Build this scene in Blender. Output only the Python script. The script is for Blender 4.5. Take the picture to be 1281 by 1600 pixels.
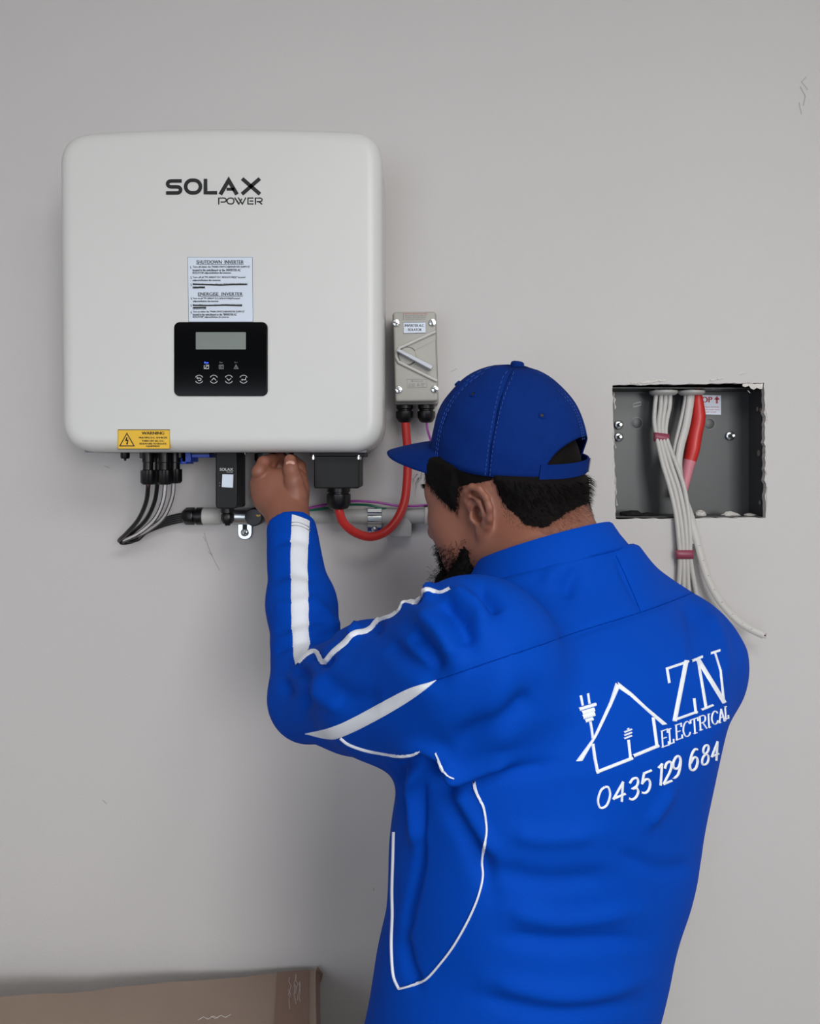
import bpy, bmesh, math, random
import numpy as np
from mathutils import Vector, Matrix
from mathutils.bvhtree import BVHTree
from mathutils.geometry import tessellate_polygon

for o in list(bpy.data.objects):
    bpy.data.objects.remove(o)
SC = bpy.context.scene
C = SC.collection
random.seed(4)
rng = np.random.default_rng(4)

# ------------------------------------------------------------------ camera
F, CX, CY = 1200.0, 640.5, 720.0        # focal length and horizon in pixels of 1281x1600
CAMY, CAMZ = -1.40, 1.60
cam = bpy.data.cameras.new('camera')
cam.sensor_fit = 'VERTICAL'
cam.sensor_height = 36.0
cam.lens = F / 1600.0 * 36.0
cam.shift_y = -(800.0 - CY) / 1600.0
cam.clip_start = 0.05
cam_o = bpy.data.objects.new('camera', cam)
C.objects.link(cam_o)
cam_o.location = (0, CAMY, CAMZ)
cam_o.rotation_euler = (math.pi / 2, 0, 0)
SC.camera = cam_o

# ------------------------------------------------------------------ light
w = bpy.data.worlds.new('overcast_sky')
SC.world = w
w.use_nodes = True
w.node_tree.nodes['Background'].inputs[0].default_value = (0.80, 0.88, 1.0, 1)
w.node_tree.nodes['Background'].inputs[1].default_value = 0.2


def area(name, loc, target, sx, sy, power, col):
    L = bpy.data.lights.new(name, 'AREA')
    L.shape = 'RECTANGLE'
    L.size, L.size_y = sx, sy
    L.energy = power
    L.color = col
    o = bpy.data.objects.new(name, L)
    C.objects.link(o)
    o.location = loc
    o.rotation_euler = (Vector(target) - Vector(loc)).to_track_quat('-Z', 'Y').to_euler()
    return o


area('doorway_daylight', (1.6, -5.1, 2.1), (0.0, 0.0, 1.25), 1.6, 1.4, 92, (1.0, 0.985, 0.97))
area('garage_opening_daylight', (-1.6, -5.3, 1.2), (-1.0, 0.0, 0.9), 1.9, 1.9, 42, (0.80, 0.88, 1.0))
area('added_overhead_light', (0.55, -2.0, 2.66), (0.55, -2.0, 0), 1.2, 0.9, 30, (1.0, 0.985, 0.97))  # added lamp without a fixture, makes the light fall more steeply from above
SC.view_settings.view_transform = 'Standard'
SC.view_settings.look = 'None'
SC.view_settings.exposure = -0.06
SC.view_settings.gamma = 1.0
SC.view_settings.use_curve_mapping = False


# ------------------------------------------------------------------ helpers
def P(u, v, y):
    """photo pixel (u, v) seen at world depth y -> world point"""
    d = y - CAMY
    return Vector(((u - CX) / F * d, y, CAMZ - (v - CY) / F * d))


def S(px, y):
    """length of px pixels at depth y"""
    return px / F * (y - CAMY)


def lin(c):
    c = c / 255.0
    return c / 12.92 if c <= 0.04045 else ((c + 0.055) / 1.055) ** 2.4


def rgb(r, g, b):
    return (lin(r), lin(g), lin(b), 1.0)


def mat(name, col, rough=0.5, metal=0.0, var=0.0, vscale=8.0, bump=0.0, bscale=120.0, coat=0.0, spec=0.5,
        emit=None, sheen=0.0, weave=False, sss=0.0):
    m = bpy.data.materials.new(name)
    m.use_nodes = True
    nt = m.node_tree
    b = nt.nodes['Principled BSDF']
    b.inputs['Base Color'].default_value = col
    b.inputs['Roughness'].default_value = rough
    b.inputs['Metallic'].default_value = metal
    b.inputs['Specular IOR Level'].default_value = spec
    b.inputs['Coat Weight'].default_value = coat
    b.inputs['Sheen Weight'].default_value = sheen
    if sss:
        b.inputs['Subsurface Weight'].default_value = sss
        b.inputs['Subsurface Radius'].default_value = (0.012, 0.005, 0.003)
        b.inputs['Subsurface Scale'].default_value = 0.5
    if emit:
        b.inputs['Emission Color'].default_value = emit[0]
        b.inputs['Emission Strength'].default_value = emit[1]
    tc = nt.nodes.new('ShaderNodeTexCoord')
    if var:
        n = nt.nodes.new('ShaderNodeTexNoise')
        n.inputs['Scale'].default_value = vscale
        n.inputs['Detail'].default_value = 5
        nt.links.new(tc.outputs['Object'], n.inputs['Vector'])
        mx = nt.nodes.new('ShaderNodeMix')
        mx.data_type = 'RGBA'
        mx.inputs[6].default_value = tuple(x * (1 - var) for x in col[:3]) + (1,)
        mx.inputs[7].default_value = tuple(min(1, x * (1 + var)) for x in col[:3]) + (1,)
        nt.links.new(n.outputs['Fac'], mx.inputs[0])
        nt.links.new(mx.outputs[2], b.inputs['Base Color'])
    if bump:
        if weave:
            n2 = nt.nodes.new('ShaderNodeTexVoronoi')
            n2.inputs['Scale'].default_value = bscale
            outp = n2.outputs['Distance']
        else:
            n2 = nt.nodes.new('ShaderNodeTexNoise')
            n2.inputs['Scale'].default_value = bscale
            n2.inputs['Detail'].default_value = 4
            outp = n2.outputs['Fac']
        nt.links.new(tc.outputs['Object'], n2.inputs['Vector'])
        bp = nt.nodes.new('ShaderNodeBump')
        bp.inputs['Strength'].default_value = bump
        bp.inputs['Distance'].default_value = 0.002
        nt.links.new(outp, bp.inputs['Height'])
        nt.links.new(bp.outputs['Normal'], b.inputs['Normal'])
    return m


M = {}
M['wall'] = mat('painted_plaster', rgb(200, 197, 196), 0.75, var=0.03, vscale=2.2, bump=0.12, bscale=260)
M['ceil'] = mat('ceiling_paint', rgb(225, 224, 220), 0.8)
M['floor'] = mat('concrete', rgb(110, 108, 104), 0.6, var=0.15, vscale=5, bump=0.3)
M['plaster_raw'] = mat('broken_plaster', rgb(214, 210, 205), 0.95, var=0.12, vscale=60, bump=0.9, bscale=300)
M['white'] = mat('white_powder_coat', rgb(210, 211, 208), 0.38, bump=0.03, bscale=700)
M['chassis'] = mat('grey_aluminium', rgb(120, 122, 124), 0.45, metal=0.6)
M['black'] = mat('black_plastic', rgb(13, 13, 15), 0.36, spec=0.4)
M['black_matte'] = mat('black_moulded_plastic', rgb(17, 18, 19), 0.5, bump=0.05, bscale=600, spec=0.3)
M['gloss'] = mat('black_glass', rgb(4, 4, 5), 0.10, spec=0.15)
M['ink'] = mat('black_ink', rgb(8, 8, 8), 0.5)
M['lcd'] = mat('lcd_glass', rgb(122, 130, 124), 0.25, var=0.08, vscale=30)
M['icon'] = mat('pale_icon_print', rgb(200, 203, 205), 0.4)
M['icon_dim'] = mat('grey_icon_print', rgb(120, 122, 125), 0.4)
M['led'] = mat('blue_led', rgb(60, 90, 255), 0.3, emit=(rgb(70, 100, 255), 3.0))
M['sticker'] = mat('white_sticker', rgb(212, 222, 236), 0.35)
M['yellow'] = mat('yellow_sticker', rgb(232, 184, 30), 0.4, var=0.05, vscale=60)
M['blue_plastic'] = mat('blue_plastic', rgb(24, 70, 190), 0.4)
M['iso'] = mat('grey_moulded_plastic', rgb(166, 164, 156), 0.42, bump=0.03, bscale=500)
M['iso_base'] = mat('grey_base_plastic', rgb(146, 144, 138), 0.5)
M['lever'] = mat('pale_grey_lever', rgb(196, 200, 208), 0.35)
M['chrome'] = mat('bright_steel', rgb(205, 207, 208), 0.16, metal=1.0)
M['zinc'] = mat('zinc_plated_steel', rgb(190, 194, 196), 0.28, metal=1.0, var=0.1, vscale=80)
M['slot'] = mat('dark_slot', rgb(25, 25, 25), 0.6)
M['pvc'] = mat('grey_pvc', rgb(176, 177, 175), 0.45)
M['pvc_light'] = mat('light_grey_pvc', rgb(196, 195, 190), 0.5)
M['red'] = mat('red_cable_sheath', rgb(196, 46, 42), 0.38, var=0.06, vscale=60)
M['pink'] = mat('faded_pink_sheath', rgb(206, 128, 140), 0.5, var=0.1, vscale=60)
M['purple'] = mat('purple_sheath', rgb(158, 64, 158), 0.4)
M['green'] = mat('green_sheath', rgb(20, 110, 84), 0.4)
M['cable_black'] = mat('black_cable_sheath', rgb(22, 21, 22), 0.3)
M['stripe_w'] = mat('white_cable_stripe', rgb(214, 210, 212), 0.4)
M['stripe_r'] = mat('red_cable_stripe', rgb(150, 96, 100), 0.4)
M['tps'] = mat('white_cable_sheath', rgb(192, 190, 186), 0.42, var=0.04, vscale=40)
M['tape'] = mat('maroon_tape', rgb(142, 62, 84), 0.4, var=0.1, vscale=90)
M['galv'] = mat('grey_enamelled_steel', rgb(74, 76, 77), 0.42, metal=0.25, var=0.12, vscale=14)
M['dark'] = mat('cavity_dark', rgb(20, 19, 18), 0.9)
M['copper'] = mat('copper', rgb(190, 120, 80), 0.3, metal=1.0)
M['redprint'] = mat('red_print', rgb(196, 40, 60), 0.5)
M['card'] = mat('cardboard', rgb(156, 137, 123), 0.85, var=0.10, vscale=9, bump=0.15, bscale=90)
M['card_edge'] = mat('cardboard_edge', rgb(120, 98, 84), 0.9, var=0.15, vscale=40)
M['tapeb'] = mat('brown_packing_tape', rgb(134, 106, 92), 0.3, var=0.06, vscale=20)
M['scuff'] = mat('pencil_scuff', rgb(168, 165, 162), 0.8)
M['shirt'] = mat('royal_blue_polyester', (0.0002, lin(66), lin(172), 1), 0.75, var=0.05, vscale=10, bump=0.10, bscale=900,
                 weave=True, spec=0.06)
M['cap'] = mat('blue_cotton_twill', rgb(12, 43, 112), 0.85, var=0.10, vscale=60, bump=0.35, bscale=900, spec=0.05)
M['cap_stitch'] = mat('blue_thread', rgb(44, 78, 160), 0.8)
M['shirt_seam'] = mat('blue_shirt_thread', (0.0, lin(50), lin(140), 1), 0.9, spec=0.03)
M['whitefab'] = mat('white_fabric', rgb(226, 230, 238), 0.65, bump=0.15, bscale=700, weave=True)
M['thread'] = mat('white_embroidery', rgb(232, 238, 244), 0.55, bump=0.5, bscale=900)
M['skin'] = mat('brown_skin', rgb(136, 87, 69), 0.5, var=0.10, vscale=22, bump=0.12, bscale=260, sss=0.12)
M['nail'] = mat('fingernail', rgb(196, 150, 136), 0.3)
M['hair'] = mat('black_hair', rgb(11, 8, 7), 0.75, var=0.3, vscale=80, spec=0.12)
M['beard'] = mat('black_beard', rgb(8, 6, 6), 0.7, spec=0.12)
M['eye'] = mat('eye_white', rgb(225, 220, 215), 0.2)
M['iris'] = mat('dark_iris', rgb(40, 25, 15), 0.2)
M['trousers'] = mat('navy_work_trousers', rgb(30, 34, 52), 0.8, bump=0.2, bscale=700, weave=True)
M['boot'] = mat('brown_boot_leather', rgb(96, 70, 48), 0.6)
M['sole'] = mat('black_rubber_sole', rgb(24, 24, 24), 0.8)


def tag(o, label=None, cat=None, group=None, kind=None):
    if label: o['label'] = label
    if cat: o['category'] = cat
    if group: o['group'] = group
    if kind: o['kind'] = kind
    return o


def empty(name, loc, label=None, cat=None, group=None):
    o = bpy.data.objects.new(name, None)
    o.empty_display_size = 0.03
    C.objects.link(o)
    o.location = loc
    return tag(o, label, cat, group)


def link(name, me, m, parent=None, smooth=40):
    if m is not None:
        me.materials.append(m)
    if smooth:
        me.polygons.foreach_set('use_smooth', [True] * len(me.polygons))
        if smooth < 180:
            me.set_sharp_from_angle(angle=math.radians(smooth))
    o = bpy.data.objects.new(name, me)
    C.objects.link(o)
    if parent is not None:
        o.parent = parent
        off = parent.location if parent.parent is None else Vector((0, 0, 0))   # parts sit in world coordinates
        o.matrix_parent_inverse = Matrix.Translation(-off)
    return o


def catmull(pts, n=8):
    pts = [Vector(p) for p in pts]
    if len(pts) < 3:
        return pts
    out = []
    for i in range(len(pts) - 1):
        p0 = pts[max(i - 1, 0)]
        p1, p2 = pts[i], pts[i + 1]
        p3 = pts[min(i + 2, len(pts) - 1)]
        for k in range(n):
            t = k / n
            out.append(0.5 * ((2 * p1) + (p2 - p0) * t + (2 * p0 - 5 * p1 + 4 * p2 - p3) * t * t
                              + (3 * p1 - p0 - 3 * p2 + p3) * t ** 3))
    out.append(pts[-1])
    return out


class MB:
    def __init__(s):
        s.v, s.f = [], []

    def add(s, v, f):
        k = len(s.v)
        s.v += [tuple(p) for p in v]
        s.f += [tuple(i + k for i in q) for q in f]
        return s

    def rings(s, rings, cap0=True, cap1=True):
        n = len(rings[0])
        v, f = [], []
        for r in rings: v += list(r)
        for i in range(len(rings) - 1):
            for j in range(n):
                a, b = i * n + j, i * n + (j + 1) % n
                f.append((a, b, b + n, a + n))
        if cap0: f.append(tuple(range(n - 1, -1, -1)))
        if cap1: f.append(tuple((len(rings) - 1) * n + j for j in range(n)))
        return s.add(v, f)

    def tube(s, pts, r, seg=12, flat=1.0, side=None, cap=True):
        pts = [Vector(p) for p in pts]
        n = len(pts)
        rs = r if hasattr(r, '__len__') else [r] * n
        t0 = (pts[1] - pts[0]).normalized()
        up = Vector(side) if side is not None else (Vector((0, 1, 0)) if abs(t0.y) < 0.9 else Vector((1, 0, 0)))
        rings = []
        a = None
        for i in range(n):
            t = (pts[min(i + 1, n - 1)] - pts[max(i - 1, 0)]).normalized()
            if a is None or side is not None:
                a = (up - t * up.dot(t)).normalized()
            else:
                a = (a - t * a.dot(t)).normalized()
            b = t.cross(a)
            rings.append([pts[i] + (a * math.cos(q) + b * math.sin(q) * flat) * rs[i]
                          for q in [2 * math.pi * j / seg for j in range(seg)]])
        return s.rings(rings, cap, cap)

    def lathe(s, prof, org, axis, seg=24, ribs=0, ribd=0.0):
        """prof: list of (radius, height along axis)"""
        ax = Vector(axis).normalized()
        a = ax.orthogonal().normalized()
        b = ax.cross(a)
        org = Vector(org)
        rings = []
        for (r, h, *rb) in prof:
            ring = []
            for j in range(seg):
                q = 2 * math.pi * j / seg
                rr = r
                if rb and ribs:
                    rr = r + (ribd if (j * ribs * 2 // seg) % 2 else 0)
                ring.append(org + ax * h + (a * math.cos(q) + b * math.sin(q)) * rr)
            rings.append(ring)
        return s.rings(rings)

    def box(s, c, d, rot=None, bev=0.0):
        c = Vector(c)
        hx, hy, hz = d[0] / 2, d[1] / 2, d[2] / 2
        if bev <= 0:
            v = [Vector((x * hx, y * hy, z * hz)) for x in (-1, 1) for y in (-1, 1) for z in (-1, 1)]
            f = [(0, 1, 3, 2), (4, 6, 7, 5), (0, 4, 5, 1), (2, 3, 7, 6), (0, 2, 6, 4), (1, 5, 7, 3)]
        else:
            bm = bmesh.new()
            bmesh.ops.create_cube(bm, size=1.0)
            for q in bm.verts: q.co = Vector((q.co.x * d[0], q.co.y * d[1], q.co.z * d[2]))
            bmesh.ops.bevel(bm, geom=list(bm.edges), offset=bev, segments=2, affect='EDGES', profile=0.5)
            bm.verts.index_update()
            v = [q.co.copy() for q in bm.verts]
            f = [tuple(x.index for x in q.verts) for q in bm.faces]
            bm.free()
        if rot is not None: v = [rot @ p for p in v]
        return s.add([p + c for p in v], f)

    def prism(s, poly, y0, y1, bev=0.0, steps=3):
        """poly: list of (x, z) counter-clockwise or not; from y0 (back) to y1 (front, towards camera)"""
        n = len(poly)
        pv = [Vector((p[0], p[1])) for p in poly]
        ar = sum(pv[i].x * pv[(i + 1) % n].y - pv[(i + 1) % n].x * pv[i].y for i in range(n))
        sgn = 1 if ar > 0 else -1
        nr = []
        for i in range(n):
            e1 = (pv[i] - pv[i - 1]).normalized()
            e2 = (pv[(i + 1) % n] - pv[i]).normalized()
            t = (e1 + e2).normalized()
            nn = Vector((-t.y, t.x)) * sgn
            k = max(0.5, math.sqrt(max(0.01, (1 + e1.dot(e2)) / 2)))
            nr.append(nn / k)
        dy = 1 if y1 > y0 else -1
        rings = [[Vector((p.x, y0, p.y)) for p in pv]]
        if bev > 0:
            for k in range(steps + 1):
                a = math.pi / 2 * k / steps
                ins = bev * (1 - math.cos(a))
                y = y1 - dy * bev * (1 - math.sin(a))
                rings.append([Vector((p.x + q.x * ins, y, p.y + q.y * ins)) for p, q in zip(pv, nr)])
        else:
            rings.append([Vector((p.x, y1, p.y)) for p in pv])
        if bev > 0:
            k2 = bev * 1.12 + .0002
            rings.append([Vector((p.x + q.x * k2, y1, p.y + q.y * k2)) for p, q in zip(pv, nr)])
        return s.rings(rings)

    def build(s, name, m, parent=None, smooth=40):
        me = bpy.data.meshes.new(name)
        me.from_pydata([tuple(p) for p in s.v], [], s.f)
        bm = bmesh.new()
        bm.from_mesh(me)
        bmesh.ops.recalc_face_normals(bm, faces=bm.faces)
        bm.to_mesh(me)
        bm.free()
        return link(name, me, m, parent, smooth)


def rrect(x0, z0, x1, z1, r, n=6):
    out = []
    for (cx, cz, a0) in ((x1 - r, z1 - r, 0), (x0 + r, z1 - r, 90), (x0 + r, z0 + r, 180), (x1 - r, z0 + r, 270)):
        for k in range(n + 1):
            a = math.radians(a0 + 90 * k / n)
            out.append((cx + r * math.cos(a), cz + r * math.sin(a)))
    return out


def pxpoly(pts, y):
    return [(P(u, v, y).x, P(u, v, y).z) for u, v in pts]


def pxrr(u0, v0, u1, v1, r, y, n=6):
    a, b = P(u0, v1, y), P(u1, v0, y)
    return rrect(a.x, a.z, b.x, b.z, S(r, y), n)


_txt = {}


def text_geo(s):
    """unit-box verts/faces of a string in the built-in font"""
    if s in _txt: return _txt[s]
    cu = bpy.data.curves.new('t', 'FONT')
    cu.body = s
    cu.resolution_u = 3
    o = bpy.data.objects.new('t', cu)
    C.objects.link(o)
    bpy.context.view_layer.update()
    me = bpy.data.meshes.new_from_object(o.evaluated_get(bpy.context.evaluated_depsgraph_get()))
    v = [p.co.copy() for p in me.vertices]
    f = [tuple(p.vertices) for p in me.polygons]
    bpy.data.objects.remove(o)
    bpy.data.curves.remove(cu)
    bpy.data.meshes.remove(me)
    x0, x1 = min(p.x for p in v), max(p.x for p in v)
    y0, y1 = min(p.y for p in v), max(p.y for p in v)
    v = [((p.x - x0) / (x1 - x0), (p.y - y0) / (y1 - y0)) for p in v]
    _txt[s] = (v, f)
    return _txt[s]


def text_px(mb, s, u0, v0, u1, v1, y, bold=0.0, skew=0.0):
    """string fitted to a pixel rectangle on the plane y, as flat print"""
    v, f = text_geo(s)
    for dx in ((0,) if not bold else (-bold, 0, bold)):
        mb.add([P(u0 + (u1 - u0) * a + dx + skew * b, v1 + (v0 - v1) * b, y - (0.00005 * (dx > 0))) for a, b in v], f)
    return mb


def stroke_px(mb, pts, wpx, y, closed=False):
    """flat ribbon of constant width on the plane y"""
    n = len(pts)
    L, R = [], []
    for i in range(n):
        if closed:
            a, b = pts[i - 1], pts[(i + 1) % n]
        else:
            a, b = pts[max(i - 1, 0)], pts[min(i + 1, n - 1)]
        tx, ty = b[0] - a[0], b[1] - a[1]
        l = math.hypot(tx, ty) or 1
        k = 1.0
        if 0 < i < n - 1 or closed:
            p, q = pts[i - 1], pts[(i + 1) % n]
            e1 = Vector((pts[i][0] - p[0], pts[i][1] - p[1])).normalized()
            e2 = Vector((q[0] - pts[i][0], q[1] - pts[i][1])).normalized()
            k = 1 / max(0.5, math.sqrt(max(0.05, (1 + e1.dot(e2)) / 2)))
        nx, ny = -ty / l * wpx / 2 * k, tx / l * wpx / 2 * k
        L.append(P(pts[i][0] + nx, pts[i][1] + ny, y))
        R.append(P(pts[i][0] - nx, pts[i][1] - ny, y))
    f = [(i, i + 1, n + i + 1, n + i) for i in range(n - 1)]
    if closed: f.append((n - 1, 0, n, 2 * n - 1))
    mb.add(L + R, f)
    return mb


def arc(cx, cy, r, a0, a1, n=10, ry=None):
    return [(cx + r * math.cos(math.radians(a0 + (a1 - a0) * k / n)),
             cy + (ry or r) * math.sin(math.radians(a0 + (a1 - a0) * k / n))) for k in range(n + 1)]


# ------------------------------------------------------------------ signed-distance modelling
def smin(a, b, k):
    h = np.clip(0.5 + 0.5 * (b - a) / k, 0, 1)
    return b + (a - b) * h - k * h * (1 - h)


def smax(a, b, k):
    return -smin(-a, -b, k)


def cone(X, a, b, r1, r2, flat=None):
    a = np.array(a, np.float32)
    b = np.array(b, np.float32)
    ba = b - a
    pa = [X[i] - a[i] for i in range(3)]
    t = np.clip((pa[0] * ba[0] + pa[1] * ba[1] + pa[2] * ba[2]) / max(1e-9, float(ba @ ba)), 0, 1)
    d2 = sum((pa[i] - t * ba[i]) ** 2 for i in range(3))
    return np.sqrt(d2) - (r1 + (r2 - r1) * t)


def ellip(X, c, r, rot=None):
    q = [X[i] - c[i] for i in range(3)]
    if rot is not None:
        q = [rot[0][i] * q[0] + rot[1][i] * q[1] + rot[2][i] * q[2] for i in range(3)]
    k0 = np.sqrt((q[0] / r[0]) ** 2 + (q[1] / r[1]) ** 2 + (q[2] / r[2]) ** 2)
    return (k0 - 1) * min(r)


def grid(lo, hi, h):
    n = [int(math.ceil((hi[i] - lo[i]) / h)) + 1 for i in range(3)]
    ax = [(lo[i] + h * np.arange(n[i])).astype(np.float32) for i in range(3)]
    return np.meshgrid(*ax, indexing='ij', sparse=False)


def nets(f, lo, h):
    """naive surface nets: array f -> verts (N,3), quads"""
    ins = f < 0
    n0, n1, n2 = f.shape
    acc = np.zeros((n0 - 1, n1 - 1, n2 - 1, 3), np.float32)
    cnt = np.zeros((n0 - 1, n1 - 1, n2 - 1), np.float32)
    base = np.indices((n0 - 1, n1 - 1, n2 - 1), sparse=True)
    corner = [(i, j, k) for i in (0, 1) for j in (0, 1) for k in (0, 1)]

    def sl(c):
        return (slice(c[0], n0 - 1 + c[0]), slice(c[1], n1 - 1 + c[1]), slice(c[2], n2 - 1 + c[2]))
    for c in corner:
        for ax in range(3):
            if c[ax]: continue
            e = list(c)
            e[ax] = 1
            fa, fb = f[sl(c)], f[sl(e)]
            x = (fa < 0) != (fb < 0)
            with np.errstate(divide='ignore', invalid='ignore'):
                t = np.where(x, fa / (fa - fb), 0)
            cnt += x
            for q in range(3):
                acc[..., q] += np.where(x, c[q] + (t if q == ax else 0), 0)
    act = cnt > 0
    idx = -np.ones(act.shape, np.int64)
    idx[act] = np.arange(act.sum())
    ii = np.argwhere(act)
    V = (ii + acc[act] / cnt[act][:, None]) * h + np.array(lo)[None]
    faces = []
    for ax in range(3):
        a, b = [q for q in range(3) if q != ax]
        s0 = [slice(1, -1)] * 3
        s0[ax] = slice(0, -1)
        s1 = list(s0)
        s1[ax] = slice(1, None)
        A, B = ins[tuple(s0)], ins[tuple(s1)]
        ch = np.argwhere(A != B)
        if not len(ch): continue
        g = ch.copy()
        g[:, a] += 1
        g[:, b] += 1
        va = A[tuple(ch.T)]

        def cell(da, db):
            q = g.copy()
            q[:, a] -= da
            q[:, b] -= db
            return idx[tuple(q.T)]
        quad = np.stack([cell(1, 1), cell(0, 1), cell(0, 0), cell(1, 0)], 1)
        flip = va if ax != 1 else ~va
        quad[~flip] = quad[~flip][:, ::-1]
        faces.append(quad)
    return V, np.concatenate(faces)


def np_mesh(name, V, Fq):
    me = bpy.data.meshes.new(name)
    V = np.asarray(V, np.float32)
    Fq = np.asarray(Fq, np.int32)
    me.vertices.add(len(V))
    me.vertices.foreach_set('co', V.ravel())
    k = Fq.shape[1]
    me.loops.add(Fq.size)
    me.loops.foreach_set('vertex_index', Fq.ravel())
    me.polygons.add(len(Fq))
    me.polygons.foreach_set('loop_start', np.arange(0, Fq.size, k, dtype=np.int32))
    me.update(calc_edges=True)
    me.validate()
    return me


def vnormals(V, Fq):
    a = V[Fq[:, 1]] - V[Fq[:, 0]]
    b = V[Fq[:, 3]] - V[Fq[:, 0]]
    c = V[Fq[:, 2]] - V[Fq[:, 1]]
    fn = np.cross(V[Fq[:, 2]] - V[Fq[:, 0]], V[Fq[:, 3]] - V[Fq[:, 1]])
    N = np.zeros_like(V)
    for k in range(4):
        np.add.at(N, Fq[:, k], fn)
    N /= np.maximum(1e-12, np.linalg.norm(N, axis=1))[:, None]
    return N


def relax(V, Fq, it=2, lam=0.5):
    for _ in range(it):
        A = np.zeros_like(V)
        n = np.zeros(len(V))
        for k in range(4):
            i, j = Fq[:, k], Fq[:, (k + 1) % 4]
            np.add.at(A, i, V[j])
            np.add.at(A, j, V[i])
            np.add.at(n, i, 1)
            np.add.at(n, j, 1)
        V = V + lam * (A / np.maximum(1, n)[:, None] - V)
    return V


def proj(V):
    d = V[:, 1] - CAMY
    return np.stack([CX + F * V[:, 0] / d, CY - F * (V[:, 2] - CAMZ) / d], 1)


# ================================================================== SETTING
BOXQ = [(957, 602), (1194, 598), (1196, 809), (962, 811)]     # cut-out in the plasterboard


def jag(a, b, n, amp):
    out = []
    for k in range(n):
        t = k / n
        nx, ny = -(b[1] - a[1]), (b[0] - a[0])
        l = math.hypot(nx, ny)
        j = random.uniform(-amp, amp) if k else 0
        out.append((a[0] + (b[0] - a[0]) * t + nx / l * j, a[1] + (b[1] - a[1]) * t + ny / l * j))
    return out


hole = []
for i in range(4):
    hole += jag(BOXQ[i], BOXQ[(i + 1) % 4], (40, 36, 34, 30)[i], (0.8, 1.6, 0.7, 0.8)[i])
hole3 = [P(u, v, 0.0) for u, v in hole]
XL, XR, YB, ZT = -2.4, 2.7, -5.5, 2.7
outer = [Vector((XL, 0, 0)), Vector((XR, 0, 0)), Vector((XR, 0, ZT)), Vector((XL, 0, ZT))]
tess = tessellate_polygon([[p for p in outer], [p for p in hole3]])
allp = outer + hole3
mb = MB()
mb.add(allp, [tuple(t) for t in tess])
nh = len(hole3)
PB = 0.012                                             # plasterboard thickness
ob = mb.build('wall_back', M['wall'], smooth=0)
tag(ob, kind='structure')
mb = MB()
back = [Vector((p.x + random.uniform(-.0006, .0006), PB, p.z + random.uniform(-.0006, .0006))) for p in hole3]
mb.add(hole3 + back, [(i, (i + 1) % nh, nh + (i + 1) % nh, nh + i) for i in range(nh)])
mb.build('plasterboard_edge', M['plaster_raw'], ob, smooth=0)
# torn paper lips around the cut-out, each a small flake standing proud of the wall
flakes = [((1000, 596), (1040, 592), 4), ((985, 597), (1002, 600), 3), ((1110, 592), (1130, 590), 3),
          ((1155, 585), (1164, 583), 3), ((1160, 600), (1192, 599), 9), ((958, 612), (960, 640), 3),
          ((956, 676), (961, 700), 4), ((1195, 640), (1198, 662), 5), ((1195, 700), (1197, 742), 5),
          ((1197, 760), (1196, 800), 3), ((960, 740), (963, 790), 3)]
for (a, b, wd) in flakes:
    pts = jag(a, b, 7, 0.8) + [b]
    low = [(u + random.uniform(-1, 1) + (wd * 0.5 if abs(b[0] - a[0]) < 10 else 0),
            v + (wd * random.uniform(.3, 1) if abs(b[0] - a[0]) >= 10 else 0)) for u, v in pts]
    n = len(pts)
    fb = MB()
    fb.add([P(u, v, -0.0004) for u, v in pts] + [P(u, v, -0.0018) for u, v in low],
           [(i, i + 1, n + i + 1, n + i) for i in range(n - 1)])
    fb.build('paper_flake', M['plaster_raw'], ob, smooth=0)
# pencil scuffs and dents on the paint
for pts, wd in (([(319, 832), (322, 845), (327, 858), (332, 870), (338, 882), (343, 891)], 1.1),
                ([(317, 838), (321, 846)], 1.0), ([(325, 862), (331, 867)], 1.0),
                ([(1250, 135), (1258, 150), (1255, 165)], 1.6), ([(1260, 120), (1252, 128), (1262, 140)], 1.4),
                ([(1248, 160), (1252, 178)], 1.4), ([(704, 581), (714, 576)], 1.0),
                ([(160, 1250), (167, 1256)], 1.5), ([(1168, 610), (1172, 614)], 1),
                ([(163, 728), (171, 731)], 1.2), ([(583, 1387), (584, 1392)], 1.5)):
    sb = MB()
    stroke_px(sb, pts, wd, -0.0003)
    sb.build('scuff_mark', M['scuff'], ob, smooth=0)


def slab(name, a, b, m):
    bx = MB()
    a, b = Vector(a), Vector(b)
    bx.box((a + b) / 2, b - a)
    return tag(bx.build(name, m, smooth=0), kind='structure')


slab('floor', (XL - .1, YB, -.1), (XR + .1, .16, 0), M['floor'])
slab('ceiling', (XL - .1, YB, ZT), (XR + .1, .16, ZT + .1), M['ceil'])
slab('wall_left', (XL - .1, YB, 0), (XL, 0, ZT), M['wall'])
# right wall with a window opening
bx = MB()
for a, b in (((XR, YB, 0), (XR + .1, 0, .95)), ((XR, YB, 2.5), (XR + .1, 0, ZT)),
             ((XR, YB, .95), (XR + .1, -3.3, 2.5)), ((XR, -1.4, .95), (XR + .1, 0, 2.5))):
    a, b = Vector(a), Vector(b)
    bx.box((a + b) / 2, b - a)
tag(bx.build('wall_right', M['wall'], smooth=0), kind='structure')
bx = MB()
for a, b in (((XR - .01, -3.34, .91), (XR + .02, -3.28, 2.54)), ((XR - .01, -1.42, .91), (XR + .02, -1.36, 2.54)),
             ((XR - .01, -3.34, .91), (XR + .02, -1.36, .96)), ((XR - .01, -3.34, 2.49), (XR + .02, -1.36, 2.54))):
    a, b = Vector(a), Vector(b)
    bx.box((a + b) / 2, b - a)
tag(bx.build('window_1', M['ceil'], smooth=0), kind='structure')

# ================================================================== INVERTER
IY = -0.200
inv = empty('solar_inverter', P(347, 706, -0.05), 'large white wall-mounted solar inverter with black display panel', 'inverter')


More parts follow.
